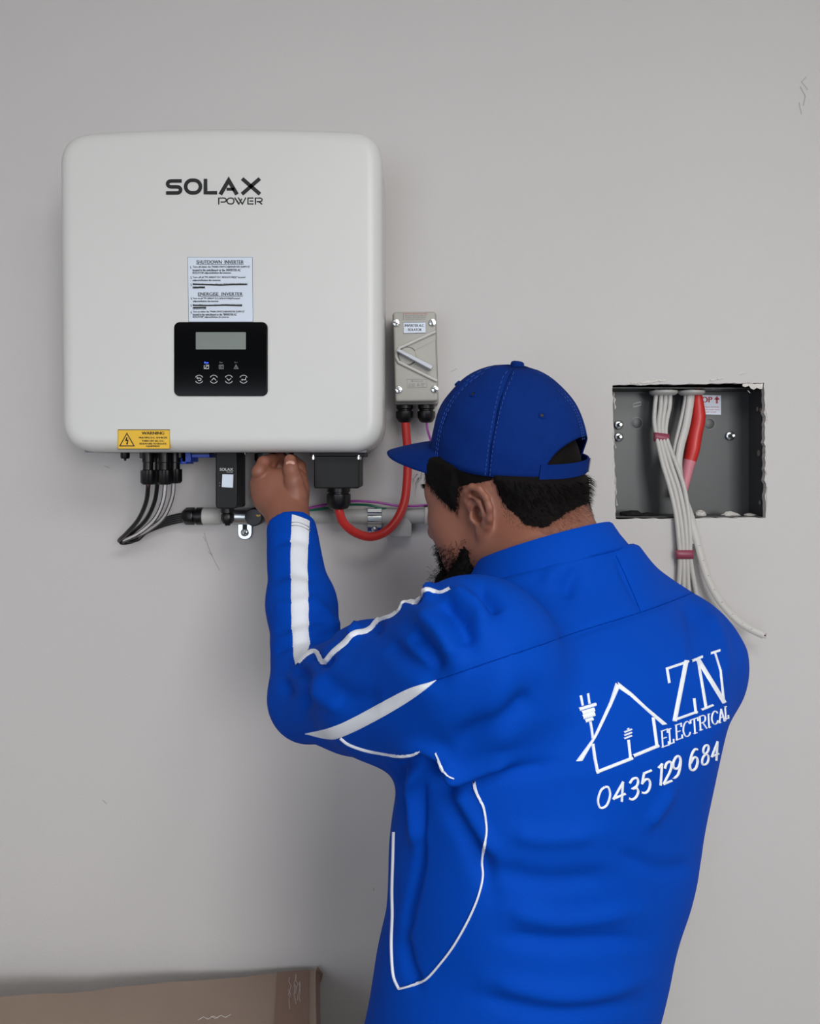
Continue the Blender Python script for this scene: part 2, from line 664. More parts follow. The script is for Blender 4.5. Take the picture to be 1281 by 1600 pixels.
def fillet(pts, n=8):
    """pts: list of (u, v, radius)"""
    out = []
    N = len(pts)
    for i in range(N):
        p = Vector(pts[i][:2])
        a = Vector(pts[i - 1][:2])
        b = Vector(pts[(i + 1) % N][:2])
        r = pts[i][2]
        if r <= 0:
            out.append(tuple(p))
            continue
        da, db = (a - p).normalized(), (b - p).normalized()
        s, e = p + da * r, p + db * r
        for k in range(n + 1):
            t = k / n
            # superelliptic corner
            q = (1 - t) ** 2 * s + 2 * t * (1 - t) * p + t ** 2 * e
            c = s * (1 - t) + e * t
            out.append(tuple(q * 0.88 + c * 0.12))
    return out


cov = [(95.5, 214, 44)] + [(u, v, 0) for u, v in ((160, 208.2), (200, 206), (250, 204), (300, 202.8), (350, 202.2),
       (400, 202.6), (450, 203.4), (500, 204.8), (535, 206.2))] + [(597, 208.5, 44), (598.5, 706.5, 48), (99.5, 706.5, 48)]
cov = fillet(cov, 9)
b = MB()
b.prism(pxpoly(cov, IY + .012), -0.035, IY - .006, bev=0.022, steps=6)
b.build('cover', M['white'], inv, smooth=50)
b = MB()
b.prism(pxrr(180, 285, 588, 704, 14, -0.02), 0.0, -0.05, 0.004)
b.build('chassis', M['chassis'], inv)
FY = IY - .006
# display
pan = MB().prism(pxrr(272.5, 503.5, 418.5, 619, 9, FY), FY + .001, FY - .003, 0.0012).build('display_panel', M['gloss'], inv)
tag(pan, 'black glossy display panel with small screen and touch keys')
DY = FY - .0033
MB().prism(pxrr(306, 519, 384, 546, 1, DY), DY + .0015, DY - .0003).build('screen', M['lcd'], pan, smooth=0)
g = MB()
stroke_px(g, [(u + .5, v) for u, v in ((320.5, 570.5), (325.5, 570.5), (325.5, 576), (318.5, 576), (318.5, 570.5))], .9, DY)
stroke_px(g, [(320.5, 574.6), (324.5, 571.6)], .9, DY)
g.build('indicator', M['icon'], pan, smooth=0)
g = MB()
stroke_px(g, [(342.3, 570.3), (349, 570.3), (349, 576.2), (342.3, 576.2), (342.3, 570.3)], .8, DY)
stroke_px(g, arc(345.6, 573.2, 1.7, 0, 360, 8), .7, DY)
g.build('indicator', M['icon_dim'], pan, smooth=0)
g = MB()
stroke_px(g, [(365.6, 576), (368.8, 570), (372, 576), (365.6, 576)], .9, DY)
stroke_px(g, [(368.8, 572.2), (368.8, 575)], .9, DY)
g.build('indicator', M['icon_dim'], pan, smooth=0)
g = MB()
text_px(g, 'Run', 319.3, 565.2, 325.4, 567.8, DY)
g.build('run_light', M['led'], pan, smooth=0)
g = MB()
text_px(g, 'Bat', 343, 565.3, 348, 567.2, DY)
text_px(g, 'Err', 366.5, 565.3, 371.3, 567.2, DY)
g.build('lettering', M['icon_dim'], pan, smooth=0)
for k, u in enumerate((311, 334, 357.5, 380.5)):
    g = MB()
    stroke_px(g, arc(u, 592.5, 6.2, 205, 335, 10), .9, DY)
    stroke_px(g, arc(u, 592.5, 6.2, 25, 155, 10), .9, DY)
    if k == 0:
        stroke_px(g, [(u - 3.5, 590.8), (u + 1.5, 590.8), (u + 3.2, 592), (u + 3.2, 593.4), (u + 1.5, 594.6), (u - 1.5, 594.6)], 1.0, DY)
        stroke_px(g, [(u - 1.8, 589), (u - 3.6, 590.8), (u - 1.8, 592.4)], .8, DY)
    elif k == 1:
        stroke_px(g, [(u - 3.4, 594.2), (u, 590.8), (u + 3.4, 594.2)], 1.0, DY)
    elif k == 2:
        stroke_px(g, [(u - 3.4, 591), (u, 594.4), (u + 3.4, 591)], 1.0, DY)
    else:
        stroke_px(g, [(u + 3.2, 589.8), (u + 3.2, 593.4), (u - 3, 593.4)], 1.0, DY)
        stroke_px(g, [(u - 1.6, 592), (u - 3.2, 593.4), (u - 1.6, 594.8)], .8, DY)
    g.build('touch_key', M['icon'], pan, smooth=0)

# maker's lettering on the cover, raised print
LY = FY - .0004
g = MB()
kx, ky = 190 / 1281, 80 / 539


def Z(x, y): return (240 + x * kx, 260 + y * ky)


def zs(pts, wz, gg):
    stroke_px(gg, [Z(*p) for p in pts], wz * kx, LY)


def zarc(cx, cy, rx, ry, a0, a1, n=10):
    return [(cx + rx * math.cos(math.radians(a0 + (a1 - a0) * k / n)), cy + ry * math.sin(math.radians(a0 + (a1 - a0) * k / n))) for k in range(n + 1)]


zs([(296, 153), (190, 153)] + zarc(183, 184, 36, 31, 270, 90, 9)[1:] + [(240, 215)] + zarc(250, 247, 34, 32, 270, 450, 9)[1:] + [(130, 280)], 38, g)
op = zarc(400, 212, 63, 65, 45, 90, 4) + zarc(430, 212, 63, 65, 90, 270, 14)
op = zarc(428, 212, 65, 66, -90, 90, 12) + zarc(402, 212, 65, 66, 90, 270, 12)
stroke_px(g, [Z(*p) for p in op], 39 * kx, LY, closed=True)
zs([(546, 130), (546, 277), (669, 277)], 38, g)
zs([(702, 296), (790, 146), (878, 296)], 42, g)
zs([(768, 240), (850, 240)], 30, g)
zs([(932, 128), (1120, 292)], 40, g)
zs([(1118, 128), (930, 292)], 40, g)
# second line
zs([(686, 402), (686, 333), (735, 333)] + zarc(740, 354, 24, 21, 270, 450, 8) + [(705, 375)], 13, g)
stroke_px(g, [Z(*p) for p in zarc(820, 364, 26, 31, -90, 90, 8) + zarc(808, 364, 36, 31, 90, 270, 10)], 13 * kx, LY, closed=True)
zs([(852, 327), (898, 396), (930, 340)], 13, g)
zs([(890, 327), (935, 396), (972, 327)], 13, g)
zs([(1052, 333), (994, 333), (994, 395), (1052, 395)], 13, g)
zs([(1010, 364), (1050, 364)], 13, g)
zs([(1072, 402), (1072, 333), (1115, 333)] + zarc(1120, 352, 22, 19, 270, 450, 8) + [(1085, 371)], 13, g)
zs([(1108, 371), (1144, 400)], 13, g)
g.build('lettering', M['ink'], inv, smooth=0)

# instruction sticker
st = MB().prism(pxpoly([(293, 401.5), (394.5, 401.5), (395.5, 503), (294.5, 503)], FY), FY + .0005, FY - .0006).build('instruction_sticker', M['sticker'], inv, smooth=0)
tag(st, 'white sticker printed with shutdown and energise steps')
SY = FY - .0009
g = MB()
text_px(g, 'SHUTDOWN  INVERTER', 307, 406.6, 380.5, 412.2, SY, .18)
stroke_px(g, [(307, 413.5), (380.5, 413.5)], .7, SY)
L1 = [('1.', 297.5, 415.8, 299.6), ('Turn off either the "MAIN SWITCH(INVERTER SUPPLY)"', 301, 415.4, 390.5),
      ('located in the switchboard or the. INVERTER AC', 301, 420.2, 376), ('ISOLATOR adjacent/below the inverter.', 301, 424.9, 361.5),
      ('2.', 297.5, 432, 299.8), ('Turn off all "PV ARRAY D.C ISOLATOR(S)" located', 301, 431.7, 383),
      ('adjacent/below the inverter', 301, 436.4, 345), ('3.', 297.5, 443, 299.8),
      ('Turn on the inverter adjacent ISOLATOR SUPPLY AC', 301, 442.6, 387.5), ('ISOLATOR', 301, 447.3, 320.5),
      ('4.', 297.8, 464.6, 300), ('Turn on all "PV ARRAY D.C.ISOLATOR(S)"located', 301, 464.6, 374.5), ('adjacent/below the inverter', 301.5, 469.2, 341.5),
      ('5.', 297.8, 475.6, 300), ('Turn off the inverter adjacent SWITCH ISOLATOR', 301, 475.2, 378.5), ('ISOLATOR', 301.5, 479.8, 322),
      ('6.', 297.8, 486, 300), ('Turn on either the "MAIN SWITCH(INVERTER SUPPLY)"', 301, 485.4, 382),
      ('located in the switchboard or the "INVERTER AC', 301.3, 489.6, 370), ('ISOLATOR" adjacent/below the inverter', 301.3, 493.8, 358)]
for s, a, t, bb in L1:
    text_px(g, s, a, t, bb, t + 3.6, SY, .16)
text_px(g, 'ENERGISE  INVERTER', 309.5, 456.8, 379, 462, SY, .18)
stroke_px(g, [(309, 463), (379.3, 463)], .7, SY)
for pts in ([(301, 444), (320, 444.6), (345, 445.6), (362, 444.6), (386, 444.4)], [(302, 449.5), (312, 449), (320, 449.2)],
            [(301, 477), (325, 477.4), (350, 476.8), (378, 477.6)], [(302, 480.6), (322, 480.4)]):
    stroke_px(g, pts, 2.2, SY - .0002)
g.build('lettering', M['ink'], st, smooth=0)
g = MB()
stroke_px(g, [(293.2, 401.9), (394.3, 401.9), (395.2, 502.8), (294.7, 502.8)], .6, SY, closed=True)
g.build('border_line', M['icon_dim'], st, smooth=0)

# yellow warning sticker (on the lower edge of the cover)
st = MB().prism(pxrr(184, 671, 265.5, 701.5, 1, FY), FY + .003, FY - .0006).build('warning_sticker', M['yellow'], inv, smooth=0)
tag(st, 'yellow warning sticker with black lightning triangle')
kx2, ky2 = 110 / 1281, 50 / 582
Z2 = lambda x, y: (170 + x * kx2, 660 + y * ky2)
g = MB()
stroke_px(g, [Z2(*p) for p in ((328, 200), (460, 428), (200, 428))], 17 * kx2, SY, closed=True)
for pts, wz in (([(330, 270), (308, 335)], 24), ([(308, 335), (350, 320)], 18), ([(350, 320), (332, 390)], 20)):
    stroke_px(g, [Z2(*p) for p in pts], wz * kx2, SY)
stroke_px(g, [Z2(*p) for p in ((316, 372), (334, 402), (346, 374))], 12 * kx2, SY)
stroke_px(g, [Z2(*p) for p in ((166, 134), (1106, 134), (1106, 484), (166, 484))], .8, SY, closed=True)
text_px(g, 'WARNING', *Z2(600, 168), *Z2(1006, 222), SY, .3)
text_px(g, 'MULTIPLE D.C. SOURCES', *Z2(550, 262), *Z2(1058, 292), SY, .22)
text_px(g, 'TURN OFF ALL D.C.', *Z2(600, 322), *Z2(1010, 352), SY, .22)
text_px(g, 'ISOLATORS TO ISOLATE', *Z2(560, 372), *Z2(1050, 402), SY, .22)
text_px(g, 'EQUIPMENT', *Z2(682, 420), *Z2(930, 450), SY, .22)
g.build('lettering', M['ink'], st, smooth=0)

# underside fittings of the inverter
b = MB()
b.prism(pxrr(150, 700, 575, 707.5, 2, -0.12), -0.03, -0.165)
b.build('bottom_plate', M['chassis'], inv, smooth=0)
y = -0.13


def vert_lathe(u, v0, v1, prof, y, seg=24, ribs=0, ribd=0.0):
    """prof in pixels (radius, v, rib?) along the vertical axis"""
    o = P(u, v0, y)
    return MB().lathe([(S(p[0], y), (S(p[1] - v0, y))) + tuple(p[2:]) for p in prof], o, (0, 0, -1), seg, ribs, ribd)


vert_lathe(195.5, 704, 718, [(7, 704), (7, 714), (6, 716.5), (2, 717), (1.6, 719.5), (1, 720)], y).build('vent_plug', M['black'], inv)
for pts in (pxrr(276, 704, 292, 725, 1, -.11), pxrr(288, 704, 302, 722, 1, -.10), pxrr(303, 704, 331, 715, 1, -.10)):
    MB().prism(pts, -.07, -.115, .001).build('blue_latch', M['blue_plastic'], inv)
MB().prism(pxrr(221, 703, 286, 716, 1, -.115), -.07, -.125, .001).build('connector_block', M['black'], inv)
MB().prism(pxrr(303, 703, 332, 710, 1, -.10), -.08, -.12, .001).build('connector_block', M['black'], inv)
for u in (383, 562):
    b = vert_lathe(u, 704, 711, [(2.6, 704), (2.6, 709), (1.2, 711)], -.14, 12)
    b.build('screw', M['chrome'], inv)
# black terminal cover with gland
tcov = MB()
tcov.prism(pxrr(491, 712, 561.5, 763, 3, -.155), -.06, -.16, .002)
tcov.prism(pxrr(485, 704, 569, 714, 1.5, -.155), -.05, -.158, .001)
tcov = tcov.build('terminal_cover', M['black_matte'], inv)
tag(tcov, 'black plastic terminal cover bolted under the inverter')
for u in (489.5, 560.5):
    sc_ = vert_lathe(u, 711, 719, [(2.2, 711), (2.2, 713), (4.2, 713.2), (4.2, 717.8), (2, 718.5)], -.157, 10)
    sc_.build('screw', M['chrome'], tcov)
gl = vert_lathe(529, 763, 796, [(18.5, 762), (18.5, 768), (16, 769), (16, 771), (18, 772, 1), (18, 787, 1), (14.5, 794), (9, 796)], -.11, 24, 6, .0009)
gl.build('cable_gland', M['black'], tcov)

# ================================================================== ISOLATOR
TI = math.radians(1.5)
iso = empty('isolator_switch', P(650, 560, 0), 'grey plastic rotary isolator switch with angled lever beside the inverter', 'isolator')
BYf, LYf = -0.062, -0.084


def tilt(pts):
    """slight clockwise lean of the box, as it is mounted"""
    out = []
    for u, v in pts:
        out.append((u + (v - 560) * 0.028, v - (u - 649) * 0.012))
    return out


def isop(u0, v0, u1, v1, r, y):
    p = []
    for (cx, cy, a0) in ((u1 - r, v0 + r, -90), (u1 - r, v1 - r, 0), (u0 + r, v1 - r, 90), (u0 + r, v0 + r, 180)):
        p += arc(cx, cy, r, a0, a0 + 90, 5)
    return pxpoly(tilt(p), y)


MB().prism(isop(615, 489, 683.5, 631.5, 3, BYf), 0, BYf, .002).build('base', M['iso_base'], iso)
MB().prism(isop(616, 487, 682.5, 627, 3.5, LYf), BYf + .002, LYf, .003).build('lid', M['iso'], iso)
IYs = LYf - .0006
for (u, v) in ((620.5, 504.5), (677, 504.5), (621.5, 608.5), (678, 608.5)):
    (u, v), = tilt([(u, v)])
    sc_ = MB().lathe([(S(6, LYf), 0), (S(6, LYf), .003), (S(5, LYf), .0045), (0.0005, .0052)], P(u, v, LYf + .0005), (0, -1, 0), 20)
    sc_ = sc_.build('screw', M['chrome'], iso)
    sl = MB()
    aa = random.choice([70, 20, 85, 60])
    dx, dy = 5.2 * math.cos(math.radians(aa)), 5.2 * math.sin(math.radians(aa))
    stroke_px(sl, [(u - dx, v - dy), (u + dx, v + dy)], 1.3, LYf - .0056)
    sl.build('slot', M['slot'], sc_, smooth=0)
# V-shaped guard rail, knob and lever
k4 = 120 / 960
Z4 = lambda x, y: (590 + x * k4, 470 + y * k4)
rail = [Z4(*p) for p in ((722, 385), (270, 590), (238, 640), (232, 700), (262, 765), (740, 1000))]
pts3 = [P(u, v, LYf - .003) for u, v in catmull([Vector((a, b_, 0)) for a, b_ in rail], 5) for _ in ()] if False else None
rp = []
for q in rail:
    rp.append(P(q[0], q[1], LYf - .003))
MB().tube(rp, S(2.5, LYf), 10).build('guard_rail', M['pvc_light'], iso)
g = MB()
stroke_px(g, [Z4(*p) for p in ((470, 615), (728, 490), (732, 880))], .7, IYs)
g.build('moulding_line', M['iso_base'], iso, smooth=0)
kc = Z4(372, 692)
MB().lathe([(S(13.6, LYf), 0), (S(13.6, LYf), .003), (S(12.4, LYf), .0042), (.0004, .0044)], P(kc[0], kc[1], LYf), (0, -1, 0), 36).build('knob', M['iso'], iso)
g = MB()
stroke_px(g, arc(kc[0], kc[1], 14.2, 200, 325, 18), 1.1, IYs)
stroke_px(g, arc(kc[0], kc[1], 14.2, 30, 95, 10), 1.0, IYs)
g.build('knob_groove', M['slot'], iso, smooth=0)
lv = MB()
lp = [Z4(*p) for p in ((235, 625), (262, 598), (690, 815), (665, 858))]
lv.prism(pxpoly(lp, LYf - .018), LYf - .003, LYf - .019, .001)
lv.build('lever', M['lever'], iso)
MB().lathe([(.0014, 0), (.0014, .001)], P(*Z4(258, 740), LYf), (0, -1, 0), 12).build('rail_pin', M['slot'], iso)
# labels
st = MB().prism(pxpoly([Z4(*p) for p in ((318, 268), (602, 262), (606, 402), (322, 410))], LYf), LYf + .0005, LYf - .0006).build('name_label', M['sticker'], iso, smooth=0)
tag(st, 'white label reading inverter a.c. isolator')
g = MB()
text_px(g, 'INVERTER A.C.', *Z4(340, 292), *Z4(584, 325), LYf - .0009, .14)
text_px(g, 'ISOLATOR', *Z4(378, 346), *Z4(548, 377), LYf - .0009, .14)
stroke_px(g, [Z4(*p) for p in ((321, 271), (600, 265), (603, 400), (325, 407))], .5, LYf - .0009, closed=True)
g.build('lettering', M['ink'], st, smooth=0)
g = MB()
for i, vv in enumerate((178, 200, 222)):
    text_px(g, ('IP66 RATED 35A 500V AC', 'CLASS 3 MOTOR LOAD', 'AS/NZS 60947.3')[i], *Z4(345, vv), *Z4(615 - 14 * i, vv + 15), IYs)
stroke_px(g, [Z4(320, 150), Z4(322, 240)], .8, IYs)
g.build('top_print', M['icon_dim'], iso, smooth=0)
g = MB()
text_px(g, 'electrical', *Z4(445, 994), *Z4(565, 1010), IYs)
stroke_px(g, arc(*Z4(430, 1002), 1.2, 0, 360, 8), .6, IYs)
stroke_px(g, [Z4(*p) for p in ((364, 982), (610, 980), (613, 1084), (370, 1088))], .45, IYs, closed=True)
text_px(g, 'AC 20A', *Z4(385, 1035), *Z4(465, 1050), IYs)
text_px(g, 'IP66 500V', *Z4(385, 1058), *Z4(468, 1072), IYs)
stroke_px(g, [Z4(*p) for p in ((492, 1062), (507, 1032), (522, 1062), (492, 1062))], .6, IYs)
text_px(g, '50/60Hz', *Z4(542, 1030), *Z4(594, 1042), IYs)
text_px(g, 'IEC', *Z4(542, 1048), *Z4(574, 1058), IYs)
text_px(g, 'Type', *Z4(542, 1064), *Z4(580, 1075), IYs)
g.build('rating_print', M['icon_dim'], iso, smooth=0)
g = MB()
text_px(g, 'SWITCH ISOLATOR UNIT', *Z4(335, 154), *Z4(625, 168), IYs)
g.build('red_lettering', M['redprint'], iso, smooth=0)
for u in (632.5, 666):
    vert_lathe(u, 631, 661, [(13, 630), (13, 639), (11, 640), (11, 642), (13.2, 643, 1), (13.2, 652, 1), (10, 659), (7, 660.5)], -.04, 24, 6, .0009).build('cable_gland', M['black'], iso)

# ================================================================== CABLES UNDER THE INVERTER
b = MB()
rc = [(529, 792, -.11), (530, 800, -.11), (537, 817, -.105), (555, 832, -.095), (579, 838.5, -.085), (602, 831, -.075), (620, 812, -.066),
      (631.5, 785, -.056), (636, 750, -.048), (637, 710, -.042), (634.5, 675, -.04), (633, 655, -.04)]
b.tube(catmull([P(*p) for p in rc], 8), S(7.0, -.08), 16)
tag(b.build('red_cable', M['red']), 'thick red cable looping from terminal cover up to isolator switch', 'cable')
b = MB()
b.tube(catmull([P(*p) for p in ((470, 797, -.035), (500, 790, -.04), (530, 786, -.042), (553, 783, -.043), (590, 785, -.042), (620, 790, -.04), (655, 790, -.04), (676, 784, -.035), (683, 750, -.03), (676, 700, -.035), (668, 672, -.04), (666, 655, -.04))], 6), S(1.9, -.04), 8)
tag(b.build('purple_wire', M['purple']), 'thin purple wire running above the grey conduit', 'wire')
b = MB()
b.tube(catmull([P(*p) for p in ((474, 800, -.028), (510, 794, -.03), (545, 789, -.032), (570, 789, -.033), (585, 791, -.034), (600, 795, -.03), (640, 798, -.006))], 6), S(1.9, -.04), 8)
tag(b.build('green_wire', M['green']), 'thin green wire under the purple wire above the conduit', 'wire')

# conduit run
CYp = -.022
cond = empty('conduit', P(500, 806, 0), 'grey plastic conduit pipe fixed along the wall below the inverter', 'conduit')
vc = 806.5


def hl(prof, y, v, m, name, parent, seg=24, ribs=0, ribd=0, u0=0):
    o = P(u0, v, y)
    return MB().lathe([(S(p[0], y), S(p[1] - u0, y)) + tuple(p[2:]) for p in prof], o, (1, 0, 0), seg, ribs, ribd).build(name, m, parent)


hl([(11, 335), (11, 606)], CYp, vc, M['pvc'], 'pipe', cond)
hl([(12.6, 317), (12.6, 344, 1), (11.6, 346)], CYp, vc, M['pvc_light'], 'coupling', cond, 48, 24, .0006)
hl([(9, 286), (12.4, 291, 1), (12.8, 303, 1), (12.4, 304)], CYp, vc, M['black'], 'gland_nut', cond, 24, 6, .0012)
hl([(10.5, 303), (10.5, 307), (13.6, 308), (13.6, 317), (12, 318)], CYp, vc, M['black'], 'gland_body', cond)
tee = MB().lathe([(S(13, CYp), 0), (S(13, CYp), S(70, CYp))], P(597, 805, CYp), (1, 0, 0), 24)
tee.prism(pxpoly([(611, 839), (643, 839), (643, 818), (630, 803), (620, 803), (606, 818), (606, 834)], -.034), -.004, -.036, .002)
tee.build('inspection_tee', M['pvc'], cond)
hl([(16, 663), (17, 664), (17, 669), (16, 670)], CYp, 804, M['pvc_light'], 'flange', cond)
hl([(11, 669), (11, 900)], CYp, 804, M['pvc'], 'pipe', cond)
vert_lathe(666, 817, 823, [(4, 816), (4, 821), (3, 823)], CYp, 12).build('flange_screw', M['pvc_light'], cond)

# saddle clips
sad = empty('saddle_clip', P(382, 806, 0), 'bright zinc saddle clip with screw tab beside the black dongle', 'clip', 'conduit saddles')
b = MB()
rg = []
for k in range(13):
    a = math.pi * k / 12
    rg.append((math.cos(a), math.sin(a)))
r_ = S(13.2, CYp)
c0 = P(366, vc, CYp)
c1 = P(398, vc, CYp)
vv, ff = [], []
for (cx_, rr) in ((c0.x, r_), (c1.x, r_), (c0.x, r_ * .88), (c1.x, r_ * .88)):
    vv += [Vector((cx_, CYp - rr * s_, c0.z + rr * c_)) for c_, s_ in rg]
for i in range(12):
    ff += [(i, i + 1, 13 + i + 1, 13 + i), (26 + i, 39 + i, 39 + i + 1, 26 + i + 1), (i, 26 + i, 26 + i + 1, i + 1), (13 + i, 14 + i, 40 + i, 39 + i)]
b.add(vv, ff)
b.build('strap', M['zinc'], sad)
tab = MB().prism(fillet([(371.5, 815, 0), (394, 815, 0), (394, 843, 9), (371.5, 843, 9)], 6) and pxpoly(fillet([(371.5, 815, 0), (394, 815, 0), (394, 843, 10), (371.5, 843, 10)], 6), -.004), -.0005, -.006, .0012).build('tab', M['zinc'], sad)
MB().prism(pxpoly([(379, 816), (386, 816), (386, 828), (379, 828)], -.006), -.004, -.0064).build('slot', M['slot'], tab, smooth=0)
sc_ = MB().lathe([(S(6, 0), 0), (S(6, 0), .002), (S(4, 0), .0034), (.0004, .0036)], P(382.5, 832, -.006), (0, -1, 0), 18).build('screw', M['zinc'], sad)
g = MB()
stroke_px(g, [(380, 831), (385.5, 834)], 1.3, -.0100)
stroke_px(g, [(384, 829.5), (381.5, 835.5)], 1.3, -.0100)
g.build('cross_slot', M['slot'], sc_, smooth=0)
sad2 = empty('saddle_clip', P(585, 806, 0), 'bright ridged steel saddle clip behind the red cable loop', 'clip', 'conduit saddles')
b = MB()
pr = [(790, -.010), (792, -.030), (795, -.037), (800, -.038), (803, -.0345), (806, -.038), (810, -.038), (812, -.034), (815, -.036), (818, -.030), (819, -.008), (822, -.006), (832, -.006), (834, -.001)]
ra, rb = [P(573.5, v_, 0) for v_, _ in pr], [P(596, v_, 0) for v_, _ in pr]
n = len(pr)
v3 = [P(574.5, v_, y_) for v_, y_ in pr] + [P(596, v_, y_) for v_, y_ in pr]
v3 += [p + Vector((0, .0012, 0)) for p in v3]
f3 = [(i, i + 1, n + i + 1, n + i) for i in range(n - 1)] + [(2 * n + i, 3 * n + i, 3 * n + i + 1, 2 * n + i + 1) for i in range(n - 1)]
f3 += [(i, 2 * n + i, 2 * n + i + 1, i + 1) for i in range(n - 1)] + [(n + i, n + i + 1, 3 * n + i + 1, 3 * n + i) for i in range(n - 1)]
b.add(v3, f3)
b.build('strap', M['chrome'], sad2, smooth=50)
MB().lathe([(S(4.5, 0), 0), (S(4.5, 0), .002), (S(3, 0), .003)], P(585, 827, -.006), (0, -1, 0), 14).build('screw', M['zinc'], sad2)

# black end cap with small yellow mark behind the wrist
cp = MB().lathe([(S(14, -.03), 0), (S(14, -.03), .030), (S(12, -.03), .033), (.0005, .0332)], P(402, 806, -.030), (0, -1, 0), 28).build('end_cap', M['black'], cond)
tag(cp, 'round black end cap with small yellow mark')
g = MB()
stroke_px(g, arc(403.5, 803.5, 2.6, 10, 170, 8), 2.6, -.0637)
g.build('yellow_mark', M['yellow'], cp, smooth=0)

# solar cables with screw plugs
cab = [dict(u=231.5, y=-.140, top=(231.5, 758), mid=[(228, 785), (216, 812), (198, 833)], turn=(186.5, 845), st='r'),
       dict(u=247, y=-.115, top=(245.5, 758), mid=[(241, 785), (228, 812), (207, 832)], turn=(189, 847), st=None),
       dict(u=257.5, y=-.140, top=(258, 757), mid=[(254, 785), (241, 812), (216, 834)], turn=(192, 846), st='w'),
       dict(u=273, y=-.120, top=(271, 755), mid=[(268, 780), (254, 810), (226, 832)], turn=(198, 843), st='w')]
labs = ['leftmost black solar cable hanging from a screw plug under the inverter',
        'plain black solar cable second from the left under the inverter',
        'white-striped solar cable third from the left under the inverter',
        'white-striped solar cable nearest the blue latches under the inverter']
for k, c in enumerate(cab):
    e = empty('solar_cable', P(c['u'], 757, c['y']), labs[k], 'cable', 'solar cables below the inverter')
    y = c['y']
    path = [P(c['top'][0], c['top'][1] - 14, y), P(*c['top'], y)]
    ys = [y + .02, y + .045, y + .07]
    path += [P(m_[0], m_[1], yy) for m_, yy in zip(c['mid'], ys)]
    path += [P(*c['turn'], -.045)]
    off = (k - 1.5) * 3.1
    path += [P(c['turn'][0] + 16, c['turn'][1] - 1 + off * .3, -.032), P(230, 828 + off * .6, -.026), P(262, 814 + off, -.023), P(295, 807 + off, -.022)]
    path = catmull(path, 7)
    MB().tube(path, S(3.4, -.1), 12).build('sheath', M['cable_black'], e)
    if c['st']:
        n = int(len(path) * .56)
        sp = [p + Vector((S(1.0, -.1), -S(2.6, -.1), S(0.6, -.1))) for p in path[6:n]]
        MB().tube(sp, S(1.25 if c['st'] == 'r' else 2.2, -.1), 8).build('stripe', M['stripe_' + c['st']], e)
    t = -1 if k != 3 else -3
    rr = 10.5 if k in (0, 2, 3) else 8
    pl = vert_lathe(c['u'], 708, 758, [(rr - 1.5, 706), (rr - 1.5, 722), (rr - 2.5, 723), (rr - 2.5, 734), (rr - 1, 735), (rr, 736 + t, 1), (rr, 755 + t, 1), (rr - 2, 758 + t), (4, 758.5 + t)], y, 36, 9, .0010)
    pl.build('screw_plug', M['black'], e)

# communication dongle
dg = empty('communication_dongle', P(356, 795, -.12), 'black plug-in communication dongle hanging under the inverter', 'dongle')
yb, yf = -.085, -.150
b = MB()
b.prism(fillet([(336.5, 705, 0), (370, 705, 0), (370, 795, 6), (336.5, 795, 6)], 5) and pxpoly(fillet([(336.5, 705, 0), (370.5, 705, 0), (370.5, 795, 6), (336.5, 795, 6)], 5), yf), yb - .012, yf, .002)
b.build('housing', M['black_matte'], dg)
MB().prism(pxpoly(fillet([(341, 705, 0), (378.5, 705, 0), (378.5, 793, 4), (341, 793, 4)], 4), -.1), -.075, yb - .010, .001).build('rear_housing', M['black'], dg)
g = MB()
zz = [(343.3, 731), (364, 735.4)]
text_px(g, 'SOLAX', 343.3, 731.3, 364, 735.6, yf - .0004, .25)
text_px(g, 'POWER', 354, 736.8, 364, 738.4, yf - .0004)
g.build('lettering', M['icon'], dg, smooth=0)
MB().prism(pxpoly([(347.5, 741), (364.5, 741.5), (363.8, 762), (346.5, 761)], yf), yf + .0005, yf - .0004).build('label', M['sticker'], dg, smooth=0)
for v_ in (754.5, 759):
    MB().lathe([(.0008, 0), (.0008, .0006)], P(343.4, v_, yf), (0, -1, 0), 8).build('indicator', M['icon_dim'], dg)
vert_lathe(355.5, 794, 821, [(10, 793), (10, 801), (8.5, 802), (9.5, 804, 1), (9.5, 813, 1), (7, 818), (4.5, 818.5), (4, 821)], -.12, 24, 6, .0007).build('gland', M['black'], dg)

# plug being tightened by the hand
hp = empty('round_connector', P(430, 716, -.135), 'round black connector under the inverter gripped by the fingers', 'connector')
vert_lathe(417, 704, 722, [(15, 703), (15, 708), (19, 708.5, 1), (19, 718, 1), (17, 722), (8, 723)], -.125, 36, 12, .0008).build('plug_nut', M['black'], hp)
vert_lathe(449, 704, 722, [(10, 703), (10, 710), (12, 711, 1), (12, 716, 1), (9, 719)], -.12, 24, 8, .0008).build('plug_nut', M['black'], hp)
for u in (414, 421):
    MB().lathe([(.0009, 0), (.0009, .0006)], P(u, 709.5, -.1425), (0, -1, 0), 8).build('white_dot', M['icon'], hp)

